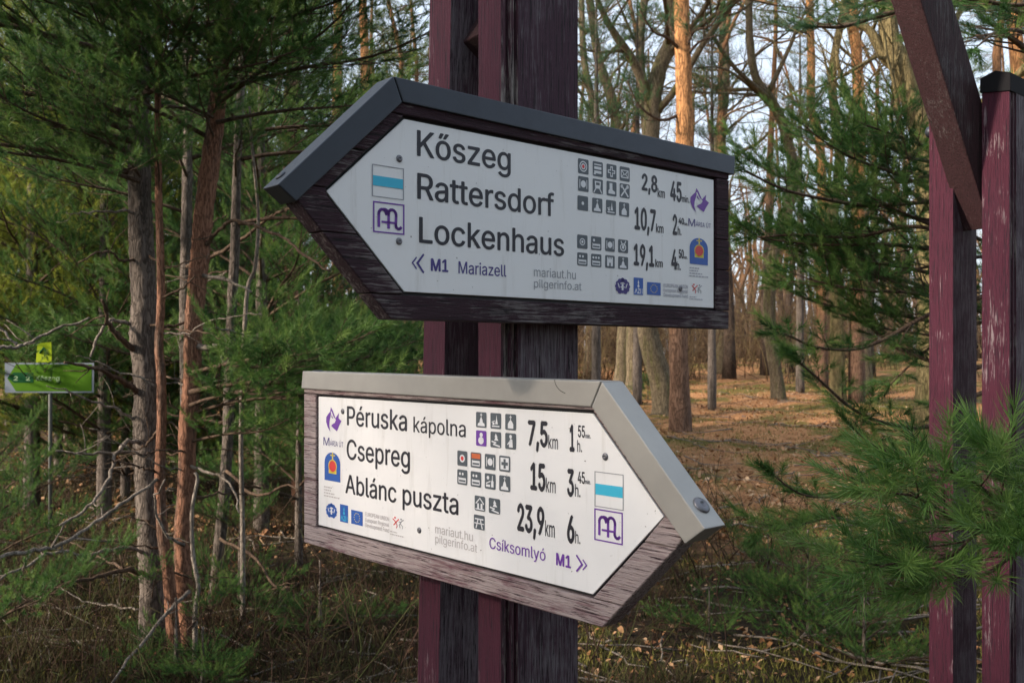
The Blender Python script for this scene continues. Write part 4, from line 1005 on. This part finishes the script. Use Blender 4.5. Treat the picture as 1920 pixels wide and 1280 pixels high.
for k, (pts, a_, b2, w0, w1, tw, st) in enumerate((
    ([(1990, 500), (1830, 560), (1740, 590), (1660, 635), (1600, 655), (1530, 650), (1470, 625)], 4.2, 3.9, 11, 4, .34, .25),
    ([(1990, 400), (1800, 430), (1700, 425), (1600, 445), (1500, 440), (1420, 445)], 4.2, 4.2, 10, 4, .30, .4),
    ([(1990, 330), (1800, 370), (1640, 385), (1540, 372), (1470, 355), (1395, 320)], 4.2, 3.8, 10, 4, .34, .42),
    ([(1990, 620), (1830, 690), (1700, 660), (1640, 620), (1590, 560), (1560, 500)], 4.2, 4.4, 10, 4, .30, .3),
    ([(1990, 700), (1800, 750), (1740, 800), (1650, 790), (1590, 760), (1540, 715), (1500, 680)], 4.2, 3.8, 10, 4, .15, .35),
    ([(1990, 780), (1850, 830), (1700, 850), (1640, 835), (1600, 800)], 4.2, 4.0, 9, 3, .15, .4),
    ([(1990, 860), (1800, 900), (1700, 910), (1620, 900), (1560, 930), (1500, 925), (1450, 890)], 4.2, 3.6, 8, 3, .10, .6),
    ([(1990, 950), (1800, 960), (1650, 985), (1560, 970), (1480, 990), (1430, 1000)], 4.2, 3.5, 9, 3, .15, .5),
    ([(1990, 250), (1850, 280), (1740, 330), (1680, 340), (1650, 290), (1635, 250)], 4.2, 4.4, 9, 3, .32, .3),
    ([(1990, 560), (1850, 600), (1760, 640), (1700, 690), (1670, 720)], 4.2, 4.5, 9, 3, .30, .2),
    ([(1990, 470), (1850, 480), (1740, 500), (1640, 520), (1560, 530)], 4.2, 4.5, 9, 3, .36, .2),
    ([(1990, 380), (1850, 400), (1740, 380), (1690, 340), (1665, 300)], 4.2, 4.3, 9, 3, .36, .2),
    ([(1990, 0), (1900, 10), (1820, 0), (1760, 20)], 4.2, 4.0, 10, 3, .40, .3),
    ([(1990, 90), (1920, 60), (1870, 60), (1830, 90)], 4.2, 3.4, 10, 3, .35, .3))):
    limb(pr, orp, pts, a_, b2, w0, w1, 200+k, .95, st, tw)
for v_, ya, sc_ in ((325, 178, .62), (380, 192, .70), (430, 170, .66), (480, 186, .74), (530, 175, .70), (575, 190, .66), (620, 180, .6), (300, 200, .5), (350, 160, .6), (450, 205, .55), (560, 160, .6), (650, 172, .5)):
    live(pr, orp, 1800+rb.uniform(-50, 50), v_, 4.3, ya, rb.uniform(0, 14), sc_)
for q in ((0, 60, 1.0), (120, 40, 1.1), (240, 90, .9), (60, 330, 1.0)):
    put_branch(pr, (0, 0, 1.2+q[1]*.008), R(q[0]), R(15), q[2], rb)
# close spray
nb = empty('pine_tree', (1.45, 1.75, gz(1.45, 1.75)-.04), 0, label='nearest pine with a close green spray crossing the right posts', cat='tree'); onb = np.array((1.45, 1.75, gz(1.45, 1.75)-.04))
trunk_obj(nb, [(0, 0, 0), (.01, 0, .7), (0, .02, 1.4), (.03, 0, 2.2)], [.05, .042, .03, .01], 10, M['bark_grey'], rng)
for k, (pts, a_, b2, w0, w1, tw, st) in enumerate((
    ([(2466, 980), (2100, 950), (1920, 965), (1860, 985), (1800, 985), (1760, 955), (1715, 930), (1680, 925)], 1.75, 1.62, 16, 4, .11, .42),
    ([(1880, 985), (1830, 1000), (1785, 1040), (1730, 1050), (1680, 1055), (1650, 1062)], 1.70, 1.60, 7, 4, .10, .06),
    ([(1900, 975), (1860, 930), (1820, 900), (1780, 885), (1740, 880)], 1.70, 1.62, 7, 4, .09, .06),
    ([(2466, 1040), (2100, 1010), (1960, 1020), (1900, 1040), (1850, 1075), (1800, 1080), (1760, 1090)], 1.75, 1.66, 12, 4, .09, .5),
    ([(1960, 960), (1930, 930), (1905, 905), (1880, 880)], 1.66, 1.66, 7, 4, .07, .05),
    ([(2466, 900), (2100, 1000), (1990, 1010), (1940, 1005), (1910, 1010)], 1.75, 1.55, 9, 4, .07, .5))):
    limb(nb, onb, pts, a_, b2, w0, w1, 300+k, 1., st, tw, n=76, nw=.0013, fine=True, nl=.046, step=.036, tint0=.1, matk='needle_near')
for q in ((30, 1.5), (150, 1.7), (270, 1.9), (330, 1.3)): put_branch(nb, (0, 0, q[1]), R(q[0] if q[0] < 100 else q[0] % 60), R(20), .4, rb)
# top right pine boughs behind the beam
tr = empty('pine_tree', (3.3, 6.0, gz(3.3, 6.0)-.05), 0, label='dark pine with low boughs across the top right corner', cat='tree'); ot = np.array((3.3, 6., gz(3.3, 6.)-.05))
trunk_obj(tr, [(0, 0, 0), (.03, 0, 2), (0, .03, 4), (.04, 0, 6)], [.11, .09, .07, .03], 12, M['bark_pine'], rng)
for k, (pts, a_, b2, tw) in enumerate((([(1960, 20), (1850, 10), (1740, 10), (1650, 30), (1580, 50), (1530, 50)], 6, 5.6, .5), ([(1960, -60), (1850, -50), (1750, -30), (1680, -10), (1620, 10)], 6, 5.2, .5),
    ([(1960, 130), (1920, 90), (1880, 60), (1850, 40)], 6, 5.4, .4), ([(1960, 80), (1920, 30), (1870, 10)], 6, 5, .4), ([(1960, 220), (1920, 240), (1890, 290), (1880, 330)], 6, 5.6, .4))):
    limb(tr, ot, pts, a_, b2, 16, 5, 400+k, .95, .25, tw, matk='needle_blue')
# saplings low on the right
for i, (u, d, H, sc, lab) in enumerate(((1620, 4.6, .62, .75, 'low dense pine sapling in front of the right posts at the bottom'), (1440, 5.6, .45, .6, 'small pine sapling on the ground right of the lower sign'),
    (1330, 5.0, .36, .6, 'tiny pine seedling under the tip of the lower sign'), (1515, 5.0, .60, .7, 'pine sapling between the two other low saplings'), (1795, 6.0, .9, .8, 'pine sapling seen between the right posts'),
    (1215, 20.0, .7, .7, 'little pine seedling at the foot of the crooked mossy trunk'))):
    young_pine((u-960)/F*d, d, H, lab, .08, sc*.6, seed=31+i, per=5, gap=.17, name='pine_sapling', r=.012)

# ------------------------------------------------------------------ bare deciduous trees
def grow(g, rng, P, r, lev, maxlev, L, n_side, up=.25, k=(10, 6, 3, 3)):
    rr_ = np.linspace(r, r*.25 if lev else r*.45, len(P)); v, t = tube(P, rr_, k[min(lev, 3)], .06 if lev < 2 else 0, rng); g.add(v, t, 0, .5)
    if lev >= maxlev: return
    for s in range(n_side[lev]):
        f = rng.uniform(.30 if lev == 0 else .2, 1.); i = min(int(f*(len(P)-1)), len(P)-2); p = P[i]+(P[i+1]-P[i])*(f*(len(P)-1)-i)
        d = P[i+1]-P[i]; d /= np.linalg.norm(d); q = np.cross(d, rng.normal(size=3)); q /= np.linalg.norm(q)
        d = d*rng.uniform(.3, .8)+q*rng.uniform(.6, 1.)+np.array((0, 0, up)); d /= np.linalg.norm(d)
        l = L*(.55**lev)*rng.uniform(.6, 1.2)*(1.15-.5*f); n = 7 if lev < 2 else 4; S = [p]
        for _ in range(n):
            d = d+rng.normal(0, .16, 3)+np.array((0, 0, .05)); d /= np.linalg.norm(d); S.append(S[-1]+d*l/n)
        grow(g, rng, np.array(S), rr_[i]*rng.uniform(.38, .6), lev+1, maxlev, L, n_side, up, k)
def bare_tree(P, r, label, seed, m='bark_oak', n_side=(8, 6, 5), L=3.2, maxlev=3, group=None, name='bare_tree', cat='tree', limbs=()):
    rg_ = np.random.default_rng(seed); P = [np.asarray(p, float) for p in P]; b = P[0].copy(); root = empty(name, tuple(b), 0, label=label, cat=cat, group=group)
    Q = catmull([p-b for p in P], 5)
    gt = Geo(); rr_ = np.linspace(r, r*.45, len(Q)); rr_[:3] *= np.array((1.35, 1.15, 1.05)); v, t = tube(Q, rr_, 14, .07, rg_); gt.add(v, t); gt.obj('trunk', [M[m]], root, True)
    gc = Geo()
    for k in range(n_side[0]):
        f = rg_.uniform(.32, 1.); i = min(int(f*(len(Q)-1)), len(Q)-2); d = Q[i+1]-Q[i]; d /= np.linalg.norm(d); q = np.cross(d, rg_.normal(size=3)); q /= np.linalg.norm(q)
        d = d*.5+q*.9+np.array((0, 0, .2)); d /= np.linalg.norm(d); l = L*rg_.uniform(.6, 1.2); S = [Q[i]]
        for _ in range(8): d = d+rg_.normal(0, .17, 3)+np.array((0, 0, .04)); d /= np.linalg.norm(d); S.append(S[-1]+d*l/8)
        grow(gc, rg_, np.array(S), rr_[i]*rg_.uniform(.3, .5), 1, maxlev, L, n_side, .2)
    for S in limbs: grow(gc, rg_, catmull([np.asarray(p)-b for p in S[0]], 4), S[1], 1, maxlev, L, n_side, .2)
    gc.obj('crown', [M[m]], root, True)
    return root
def path(pts, d, dtop=None):
    out = [px(u, v, d) for u, v in pts]; out[0][2] = gz(out[0][0], out[0][1])-.1; return out
bare_tree(path([(1247, 776), (1240, 720), (1220, 650), (1213, 590), (1216, 420), (1222, 220), (1236, 130), (1262, 60), (1250, -60), (1270, -200)], 17), .215, 'thick crooked mossy trunk left of the straight orange pine', 1,
          limbs=[([px(1222, 200, 17), px(1190, 120, 16.8), px(1150, 60, 16.5), px(1120, 0, 16.2), px(1100, -80, 16)], .10), ([px(1236, 130, 17), px(1290, 60, 17), px(1330, 0, 16.5), px(1350, -80, 16)], .08)])
bare_tree(path([(1462, 737), (1452, 680), (1442, 600), (1450, 480), (1488, 350), (1474, 254), (1448, 190), (1420, 152), (1408, 98), (1404, 0), (1410, -150)], 20), .14, 'slim curved bare tree standing alone between the sign and the pine boughs', 2,
          limbs=[([px(1448, 190, 20), px(1380, 130, 19.5), px(1330, 60, 19), px(1290, 10, 18.5)], .06), ([px(1440, 175, 20), px(1480, 90, 20), px(1500, 40, 20), px(1540, -20, 20)], .06), ([px(1470, 230, 20), px(1420, 175, 20), px(1360, 130, 19), px(1300, 128, 18)], .05)])
bare_tree(path([(1745, 760), (1752, 560), (1745, 400), (1738, 290), (1722, 220), (1690, 125), (1668, 70), (1662, 0), (1640, -100)], 13), .22, 'big yellow mossy oak just left of the leaning beam', 3, m='bark_moss', n_side=(4, 5, 5),
          limbs=[([px(1735, 260, 13), px(1700, 212, 13), px(1670, 208, 12.8), px(1650, 216, 12.6), px(1625, 210, 12.4)], .07), ([px(1690, 130, 13), px(1660, 110, 13), px(1632, 60, 13), px(1600, 40, 13), px(1560, 0, 13)], .09), ([px(1722, 220, 13), px(1745, 120, 13.2), px(1790, 40, 13.4), px(1830, -40, 13.6)], .09)])
bare_tree(path([(1167, 716), (1170, 640), (1178, 500), (1170, 350), (1150, 200), (1120, 100), (1100, -50)], 24), .20, 'pale green grey trunk left of the thick crooked mossy one', 4)
bare_tree(path([(1190, 722), (1188, 640), (1192, 450), (1215, 300), (1200, 100), (1215, -50)], 22.5), .19, 'brown grey trunk directly beside the thick crooked mossy one', 5, m='bark_oak')
bare_tree(path([(1353, 700), (1350, 600), (1352, 450), (1345, 300), (1360, 150), (1350, -50)], 30), .26, 'straight broad bare tree under the right end of the upper sign', 6)
bare_tree(path([(1572, 742), (1570, 650), (1568, 560), (1560, 420), (1575, 300), (1560, 150), (1585, 0)], 19), .15, 'pale trunk behind the hanging pine boughs, left of a darker one', 7, m='bark_moss')
bare_tree(path([(1622, 728), (1618, 620), (1625, 480), (1600, 330), (1610, 150), (1580, -20)], 22), .18, 'darker upright trunk behind the hanging pine boughs', 8)
bare_tree(path([(1106, 690), (1110, 560), (1100, 400), (1120, 250), (1096, 120), (1090, 0)], 27), .17, 'bare tree close beside the right edge of the main post', 9)

# tall pine trunks one can tell apart
def tall_pine(pts, d, w0, w1, label, seed, m='bark_pine', crown=None, boughs=(), H=14, group=None):
    rg_ = np.random.default_rng(seed); P = path(pts, d); b = P[0].copy(); P = [p-b for p in P]; top_ = P[-1].copy(); P.append(top_+np.array((rg_.uniform(-.3, .3), 0, max(1.5, H-top_[2]))))
    root = empty('pine_tree', tuple(b), 0, label=label, cat='tree', group=group)
    r = np.linspace(w0, w1, len(P)-1)/F*d/2; r[0] *= 1.25; r = np.append(r, r[-1]*.3)
    trunk_obj(root, P, r, 16, M[m], rg_, .035, n=8)
    g = Geo()
    for k in range(38):
        z = P[-1][2]*rg_.uniform(.62, 1.0); t = (z/P[-1][2]-.62)/.38; i = np.argmin([abs(p[2]-z) for p in P])
        mtx = rotm(rg_.uniform(0, 6.28), rg_.uniform(.0, .5), (1.9-1.0*t)*rg_.uniform(.7, 1.1)); mtx[:3, 3] = (P[i][0], P[i][1], z); g.addgeo(BR_FAR[k % 4], mtx)
    g.obj('crown', [M['needle_far'], M['twig']], root)
    return root, b
mp, ob = tall_pine([(1276, 802), (1274, 720), (1272, 620), (1277, 400), (1283, 250), (1281, 120), (1278, 0), (1276, -120)], 14.4, 38, 27, 'straight sunlit orange pine rising right behind the upper sign', 21, H=11)
for k, (pts, d0, d1) in enumerate((([(1276, 95), (1250, 70), (1225, 60), (1200, 20)], 14.4, 13.6), ([(1284, 100), (1300, 60), (1330, 50), (1350, 20)], 14.4, 13.8), ([(1278, 90), (1262, 60), (1250, 40)], 14.4, 14.6), ([(1276, 215), (1240, 225), (1200, 200), (1175, 150)], 14.4, 13.9), ([(1284, 110), (1310, 80), (1350, 65)], 14.4, 14))):
    f = Fol(500+k, 40, .13, .07, .0045); P = [px(u, v, d0+(d1-d0)*i/(len(pts)-1))-ob for i, (u, v) in enumerate(pts)]
    f.branch(catmull(P, 3), .03, .008, .9, .3, .55, 0., .16); f.arr().obj('branch', [M['needle_blue'], M['twig']], mp)
tall_pine([(1541, 728), (1540, 560), (1541, 430), (1541, 340), (1535, 254), (1521, 203), (1521, 117), (1518, 0)], 24, 20, 14, 'thin bent orange pine right of the curved bare tree', 22, m='bark_pine')
tall_pine([(1606, 736), (1607, 560), (1611, 330), (1612, 250), (1606, 100), (1600, -20)], 19, 26, 18, 'orange topped pine left of the yellow mossy oak', 23)
tall_pine([(634, 760), (632, 400), (632, 140), (634, 50), (632, -60)], 15, 20, 16, 'orange pine trunk showing above the slanted end of the upper sign', 24)
tall_pine([(684, 750), (684, 400), (684, 120), (680, 0), (680, -60)], 18, 18, 14, 'thinner orange pine trunk just left of the main post', 25)
tall_pine([(392, 750), (398, 400), (396, 100), (393, 0), (392, -60)], 16, 18, 14, 'orange pine trunk glimpsed through the foliage above the clump', 26)
tall_pine([(1900, 740), (1905, 500), (1910, 200), (1908, 90), (1905, -40)], 15, 26, 22, 'pinkish pine trunk at the right picture edge behind the posts', 27)

for i, (u, d, H, lo, lab) in enumerate(((1118, 15, 7.4, 4.3, 'blue green pine crown just right of the main post'), (1195, 19, 8.6, 5.4, 'blue green pine crown between the post and the straight orange pine'), (1335, 18, 7.6, 4.9, 'blue green pine crown right of the straight orange pine'), (1500, 23, 9.5, 6.0, 'blue green pine crown behind the thin bent orange pine'))):
    young_pine((u-960)/F*d, d, H, lab, lo, 1.0, seed=90+2*i, blue=True, gap=.45)
# the forest behind: shared trunks and crowns
FT = []
rf = np.random.default_rng(77)
for i in range(6):
    H = rf.uniform(13, 17); P = [np.array((rf.normal(0, .10)*k*.5, rf.normal(0, .1)*k*.5, H*k/6)) for k in range(7)]; Q = catmull(P, 2); g = Geo(); rr_ = np.linspace(.17, .04, len(Q)); rr_[0] = .22
    v, t = tube(Q, rr_, 9, .05, rf); g.add(v, t); tm = g.mesh('trunk', [M['bark_far']], True)
    g = Geo()
    if i < 3:
        for k in range(26):
            z = H*rf.uniform(.5, 1.); tt = (z/H-.5)/.5; mtx = rotm(rf.uniform(0, 6.28), rf.uniform(-.1, .4), (2.0-1.1*tt)*rf.uniform(.7, 1.1)); mtx[:3, 3] = (0, 0, z); g.addgeo(BR_FAR[k % 4], mtx)
        cm = g.mesh('crown', [M['needle_far'], M['twig']])
    else:
        for k in range(10):
            z = H*rf.uniform(.28, 1.); i_ = min(int(z/H*(len(Q)-1)), len(Q)-1); d = np.array((*rf.normal(size=2), .4)); d /= np.linalg.norm(d); S = [Q[i_]]; l = rf.uniform(1.2, 2.8)*(1.2-z/H*.6)
            for _ in range(6): d = d+rf.normal(0, .16, 3)+np.array((0, 0, .06)); d /= np.linalg.norm(d); S.append(S[-1]+d*l/6)
            grow(g, rf, np.array(S), .045, 1, 3, 2.6, (0, 7, 6), .2)
        cm = g.mesh('crown', [M['brush']])
    # low dead twigs that make the brown veil between the trunks
    FT.append((tm, cm, H))
used = []
def far_tree(x, y, kinds, rr):
    tm, cm, H = FT[rr.choice(kinds)]
    k = 'pine_tree' if cm == FT[0][1] or cm == FT[1][1] or cm == FT[2][1] else 'bare_tree'
    s = rr.uniform(.75, 1.15)
    if k == 'pine_tree': lab, grp = 'brown pine trunk standing deep in the forest, green crown above', 'pines standing deep in the forest'
    else: lab, grp = 'bare grey brown tree standing deep in the forest behind', 'bare trees standing deep in the forest'
    o = empty(k, (x, y, gz(x, y)-.1), rr.uniform(0, 6.28), label=lab, cat='tree', group=grp); o.scale = (s, s, rr.uniform(.8, 1.1))
    link(bpy.data.objects.new('trunk', tm), o); link(bpy.data.objects.new('crown', cm), o)
rr = random.Random(9)
def scatter(n, u0, u1, d0, d1, kinds, gap=.9, avoid=()):
    k = 0; tries = 0
    while k < n and tries < n*60:
        tries += 1
        d = d0+(d1-d0)*rr.random()**.7; u = rr.uniform(u0, u1); x = (u-960)/F*d
        if any(math.hypot(x-a, d-b) < gap for a, b in used): continue
        if any(a0 < u < a1 and d < dd for a0, a1, dd in avoid): continue
        used.append((x, d)); far_tree(x, d, kinds, rr); k += 1
scatter(46, 1060, 2100, 33, 62, [3, 3, 4, 4, 5, 5, 0], 1.4)
scatter(8, 1350, 1990, 23, 32, [3, 4, 5, 0], 1.5, [(1380, 1720, 27)])
scatter(46, -200, 1060, 24, 58, [0, 1, 2, 3, 4, 5], 1.1)
scatter(5, -200, 700, 13, 22, [0, 1, 2], 2.2)
for i, (x, y, H) in enumerate(((3.4, -1.6, 5.5), (4.8, -3.4, 6.5), (2.0, -4.6, 6.0), (6.4, -1.2, 6.5), (.2, -6.5, 7.0))):
    young_pine(x, y, H, 'unseen bushy pine added behind the viewer to darken the upper sign', .6, 1.5, seed=70+i, group='bushy pines added behind the viewer as occluders')  # unseen occluders, added to darken the upper panel and its reflections
for x, y in ((6, -8), (9, -5), (11, -1.5), (3, -10), (-1, -11), (8.5, -11), (13, -7), (5.5, -14), (0.5, -15), (12, -12), (15, -3), (9.5, 1.0)):
    far_tree(x, y, [0, 1, 2], rr)  # more unseen trees added behind the viewer as occluders
# the far wood closing the view, one mass
g = Geo(); rm_ = np.random.default_rng(4)
for k in range(900):
    d = rm_.uniform(60, 110); u = rm_.uniform(-500, 2500); x = (u-960)/F*d; H = rm_.uniform(7, 13); z = gz(x, d)-.2; n = 5
    P = np.array([(x+rm_.normal(0, .12)*i, d, z+H*i/n) for i in range(n+1)]); v, t = tube(P, np.linspace(rm_.uniform(.14, .26), .05, n+1), 5); g.add(v, t, 0, .5)
for k in range(26000):
    d = rm_.uniform(58, 110); u = rm_.uniform(-500, 2500); x = (u-960)/F*d; z = gz(x, d)+abs(rm_.normal(0, 2.8)) + .2
    L = rm_.uniform(.6, 2.0); a = rm_.normal(size=3); a[2] = abs(a[2])*1.2; a /= np.linalg.norm(a); s = np.cross(a, rm_.normal(size=3)); s /= np.linalg.norm(s); p = np.array((x, d, z))
    g.add([p-s*.035, p+s*.035, p+a*L], [(0, 1, 2)], 1, rm_.uniform(0, 1))
tag(g.obj('far_forest', [M['bark_far'], M['brush']]), 'brown far wood of trunks and twigs closing the view', 'forest', kind='stuff')

# brushwood veil: fine bare twigs between the mid trunks
def twig_bush(seed, n, H, sp, m, name='bush', w_=.008):
    g = Geo(); r_ = np.random.default_rng(seed)
    for k in range(n):
        p = np.array((r_.normal(0, sp*.25), r_.normal(0, sp*.25), 0)); d = np.array((r_.normal(0, .45), r_.normal(0, .45), 1.)); d /= np.linalg.norm(d); L = H*r_.uniform(.5, 1.1); S = [p]
        for _ in range(5): d = d+r_.normal(0, .14, 3); d /= np.linalg.norm(d); S.append(S[-1]+d*L/5)
        v, t = tube(S, np.linspace(w_, w_*.3, 6), 3); g.add(v, t, 0, r_.uniform(0, 1))
        for _ in range(6):
            i = r_.integers(1, 5); e = d*.6+r_.normal(0, .6, 3); e /= np.linalg.norm(e); l = L*r_.uniform(.15, .4)
            v, t = tube([S[i], S[i]+e*l*.5, S[i]+e*l+r_.normal(0, .05, 3)], [w_*.5, w_*.35, w_*.15], 3); g.add(v, t, 0, r_.uniform(0, 1))
    return g.mesh(name, [m])
BB = [twig_bush(700+i, 34, 3.4, 2.2, M['brush'], 'stems', .011) for i in range(3)]
for k in range(46):
    d = rr.uniform(26, 46); u = rr.uniform(1050, 2000) if k % 4 else rr.uniform(0, 1000); x = (u-960)/F*d
    o = bpy.data.objects.new('bare_bush', BB[k % 3]); link(o); o.location = (x, d, gz(x, d)-.05); o.rotation_euler = (0, 0, rr.uniform(0, 6)); s = rr.uniform(.7, 1.5); o.scale = (s, s, s*rr.uniform(.8, 1.3))
    tag(o, 'bare brown brushwood bush standing among the forest trunks', 'bush', 'brushwood bushes among the forest trunks')

# ------------------------------------------------------------------ ground cover
r_ = np.random.default_rng(21)
def scatter_leaves():
    g = Geo(); V = []; T = []; A = []; n = 0
    shape = np.array([(0, -.5, 0), (.26, -.12, .10), (.20, .25, .08), (0, .5, 0), (-.22, .22, .10), (-.28, -.10, .08), (0, 0, -.04)])
    tri = np.array([(6, 0, 1), (6, 1, 2), (6, 2, 3), (6, 3, 4), (6, 4, 5), (6, 5, 0)])
    cnt = 62000
    d = 3.6+26*r_.random(cnt)**1.35; u = r_.uniform(-80, 2000, cnt)
    for k in range(cnt):
        x = (u[k]-960)/F*d[k]; y = d[k]
        patch = math.sin(x*.9+2)*math.cos(y*.6+x*.3)+.5*math.sin(x*2.1+y*1.3)
        if y < 7.0 and r_.random() < .62: continue
        if patch > .35 and r_.random() < .65: continue
        s = r_.uniform(.025, .062)*(.75 if y < 7 else 1.); a = r_.uniform(0, 6.28); ca, sa = math.cos(a), math.sin(a); p = shape*s*np.array((1, 1, r_.uniform(.3, 2.2)))
        tl = r_.normal(0, .45, 2); q = np.stack([p[:, 0]*ca-p[:, 1]*sa, p[:, 0]*sa+p[:, 1]*ca, p[:, 2]+p[:, 0]*tl[0]+p[:, 1]*tl[1]], -1)
        q += (x, y, gz(x, y)+.012+abs(tl[0])*s*.4)
        V.append(q); T.append(tri+n); n += 7; A.append(np.full(7, np.clip(r_.normal(.45, .25), 0, 1)))
    g.add(np.concatenate(V), np.concatenate(T), 0, np.concatenate(A))
    tag(g.obj('fallen_leaves', [M['leaf']]), 'dry orange brown leaves scattered over the forest floor', 'leaves', kind='stuff')
scatter_leaves()
def scatter_grass(cnt, d0, dd, u0, u1, H, m, name, label, cat, want, w_=.004, spread=.35, pw=1.4):
    d = d0+dd*r_.random(cnt)**pw; u = r_.uniform(u0, u1, cnt); V = []; A = []
    for k in range(cnt):
        x = (u[k]-960)/F*d[k]; y = d[k]
        if not want(x, y): continue
        z = gz(x, y); t0 = r_.uniform(0, 1)
        for _ in range(5):
            p = np.array((x+r_.normal(0, .035), y+r_.normal(0, .035), z-.005)); h = H*r_.uniform(.4, 1.2); t = p+np.array((r_.normal(0, spread)*h, r_.normal(0, spread)*h, h)); a = r_.uniform(0, 6.28); s = np.array((math.cos(a), math.sin(a), 0))*w_*r_.uniform(.6, 1.4)
            V += [p-s, p+s, t]; A += [t0, t0, min(1, t0+.2)]
    g = Geo(); V = np.array(V); g.add(V, np.arange(len(V)).reshape(-1, 3), 0, np.array(A)); tag(g.obj(name, [m]), label, cat, kind='stuff')
pat = lambda x, y: math.sin(x*.9+2)*math.cos(y*.6+x*.3)+.5*math.sin(x*2.1+y*1.3)
scatter_grass(26000, 4.0, 22, -80, 2000, .055, M['grass'], 'grass', 'short yellow green moss and grass in patches on the floor', 'grass', lambda x, y: pat(x, y) > .1 or (y < 6.5 and x > .2 and pat(x*1.7, y*2) > .5), .004)
scatter_grass(14000, 3.9, 6, -80, 1300, .11, M['heath'], 'heather', 'low dry brown heather covering the floor at the lower left', 'heather', lambda x, y: math.sin(x*1.7+1)*math.cos(y*1.9) > -.5 and x < 1.3, .003, .5, 1.2)
# fallen sticks
g = Geo()
for k in range(700):
    d = 4+18*r_.random()**1.5; x = (r_.uniform(-50, 2000)-960)/F*d; a = r_.uniform(0, 6.28); L = r_.uniform(.15, .9); P = []
    for i in range(5):
        q = np.array((x+math.cos(a)*L*i/4+r_.normal(0, .02), d+math.sin(a)*L*i/4+r_.normal(0, .02), 0)); q[2] = gz(q[0], q[1])+.015+r_.uniform(0, .03); P.append(q)
    v, t = tube(P, np.linspace(r_.uniform(.004, .010), .003, 5), 4); g.add(v, t)
tag(g.obj('fallen_sticks', [M['dead']], smooth=True), 'broken dead sticks lying over the forest floor', 'sticks', kind='stuff')
# tangled undergrowth twigs, lower left and foot of the clump
UB = [twig_bush(800+i, 26, .55, .9, M['heath'], 'stems', .0035) for i in range(4)]
spots = [(40, 4.3), (130, 4.6), (215, 4.2), (60, 5.6), (330, 5.4), (470, 4.4), (540, 5.2), (600, 4.7), (680, 4.4), (740, 5.4), (450, 6.4), (160, 6.6), (560, 7.4), (640, 6.2), (1180, 5.2), (1290, 5.9), (1120, 4.5), (1400, 6.6), (1690, 5.4), (1560, 5.9), (1250, 7.5), (30, 7.4), (500, 8.6), (720, 8.2)]
for k, (u, d) in enumerate(spots):
    x = (u-960)/F*d; o = bpy.data.objects.new('dry_shrub', UB[k % 4]); link(o); o.location = (x, d, gz(x, d)-.03); o.rotation_euler = (0, 0, rr.uniform(0, 6)); s = rr.uniform(.8, 1.5); o.scale = (s, s, s*.9)
    tag(o, 'knee high tangle of thin dry brown stems on the forest floor', 'shrub', 'dry shrubs on the near forest floor')

# ------------------------------------------------------------------ small green trail sign on its thin post
dS = 7.2
gsr = empty('trail_sign', (px(92, 708, dS)[0], dS, gz(px(92, 708, dS)[0], dS)), 0, label='small lime green arrow sign pointing left on a thin grey pole', cat='sign')
og = np.array(gsr.location)
def flatbox(name, poly, y0, y1, m, par):
    P = [px(u, v, dS)-og for u, v in poly]; bm = bmesh.new(); prism(bm, [(p[0], p[2]) for p in P], y0, y1); return bmobj(name, bm, [m], par)
pl = flatbox('plate', [(9, 680), (176, 680), (176, 736), (9, 736)], 0, .006, M['border'], gsr)
flatbox('face', [(14, 709), (30, 683), (172, 683), (172, 733), (30, 733)], -.002, 0, M['lime'], pl)
flatbox('arrow', [(14, 708), (26, 698), (63, 698), (63, 717), (26, 717)], -.0035, -.0022, M['dgreen'], pl)
class G2:  # text on the green plate
    pass
def gtext(s, u0, v0, u1, v1, m, bold=.01):
    me = textmesh(s, bold); c_ = np.zeros(len(me.vertices)*3, np.float32); me.vertices.foreach_get('co', c_); c_ = c_.reshape(-1, 3)
    a_, b2 = px(u0, v0, dS)-og, px(u1, v1, dS)-og; o2_ = np.zeros_like(c_); o2_[:, 0] = a_[0]+(c_[:, 0]-c_[:, 0].min())/(c_[:, 0].max()-c_[:, 0].min())*(b2[0]-a_[0])
    o2_[:, 2] = a_[2]+c_[:, 1]/.72*(b2[2]-a_[2]); o2_[:, 1] = -.0045; me.vertices.foreach_set('co', o2_.ravel()); me.materials.clear(); me.materials.append(m); link(bpy.data.objects.new('lettering', me), pl)
gtext('2', 26, 713, 34, 702, M['lgreen']); gtext('2', 49, 713, 57, 702, M['lgreen']); gtext('Kőszeg', 68, 713, 112, 701, M['lgreen'])
tgp = flatbox('tag', [(67, 679), (70, 643), (96, 641), (97, 679)], .001, .005, M['tag'], gsr)
bm = bmesh.new()
g = Geo(); v, t = tube([(0, .02, -.1), (0, .02, 1.0), (0, .02, float(px(92, 690, dS)[2]-og[2]))], .014, 10); g.add(v, t); g.obj('pole', [plain('galvanised pole', (.13, .135, .13), .7, .2)], gsr, True)
g = Geo(); v, t = tube([px(75, 662, dS)-og+np.array((0, -.003, 0)), px(82, 652, dS)-og+np.array((0, -.003, 0)), px(90, 664, dS)-og+np.array((0, -.003, 0))], .009, 6); g.add(v, t); g.obj('tree_mark', [M['dgreen']], tgp)
print('objects', len(bpy.data.objects), 'tris', sum(len(m.polygons) for m in bpy.data.meshes))
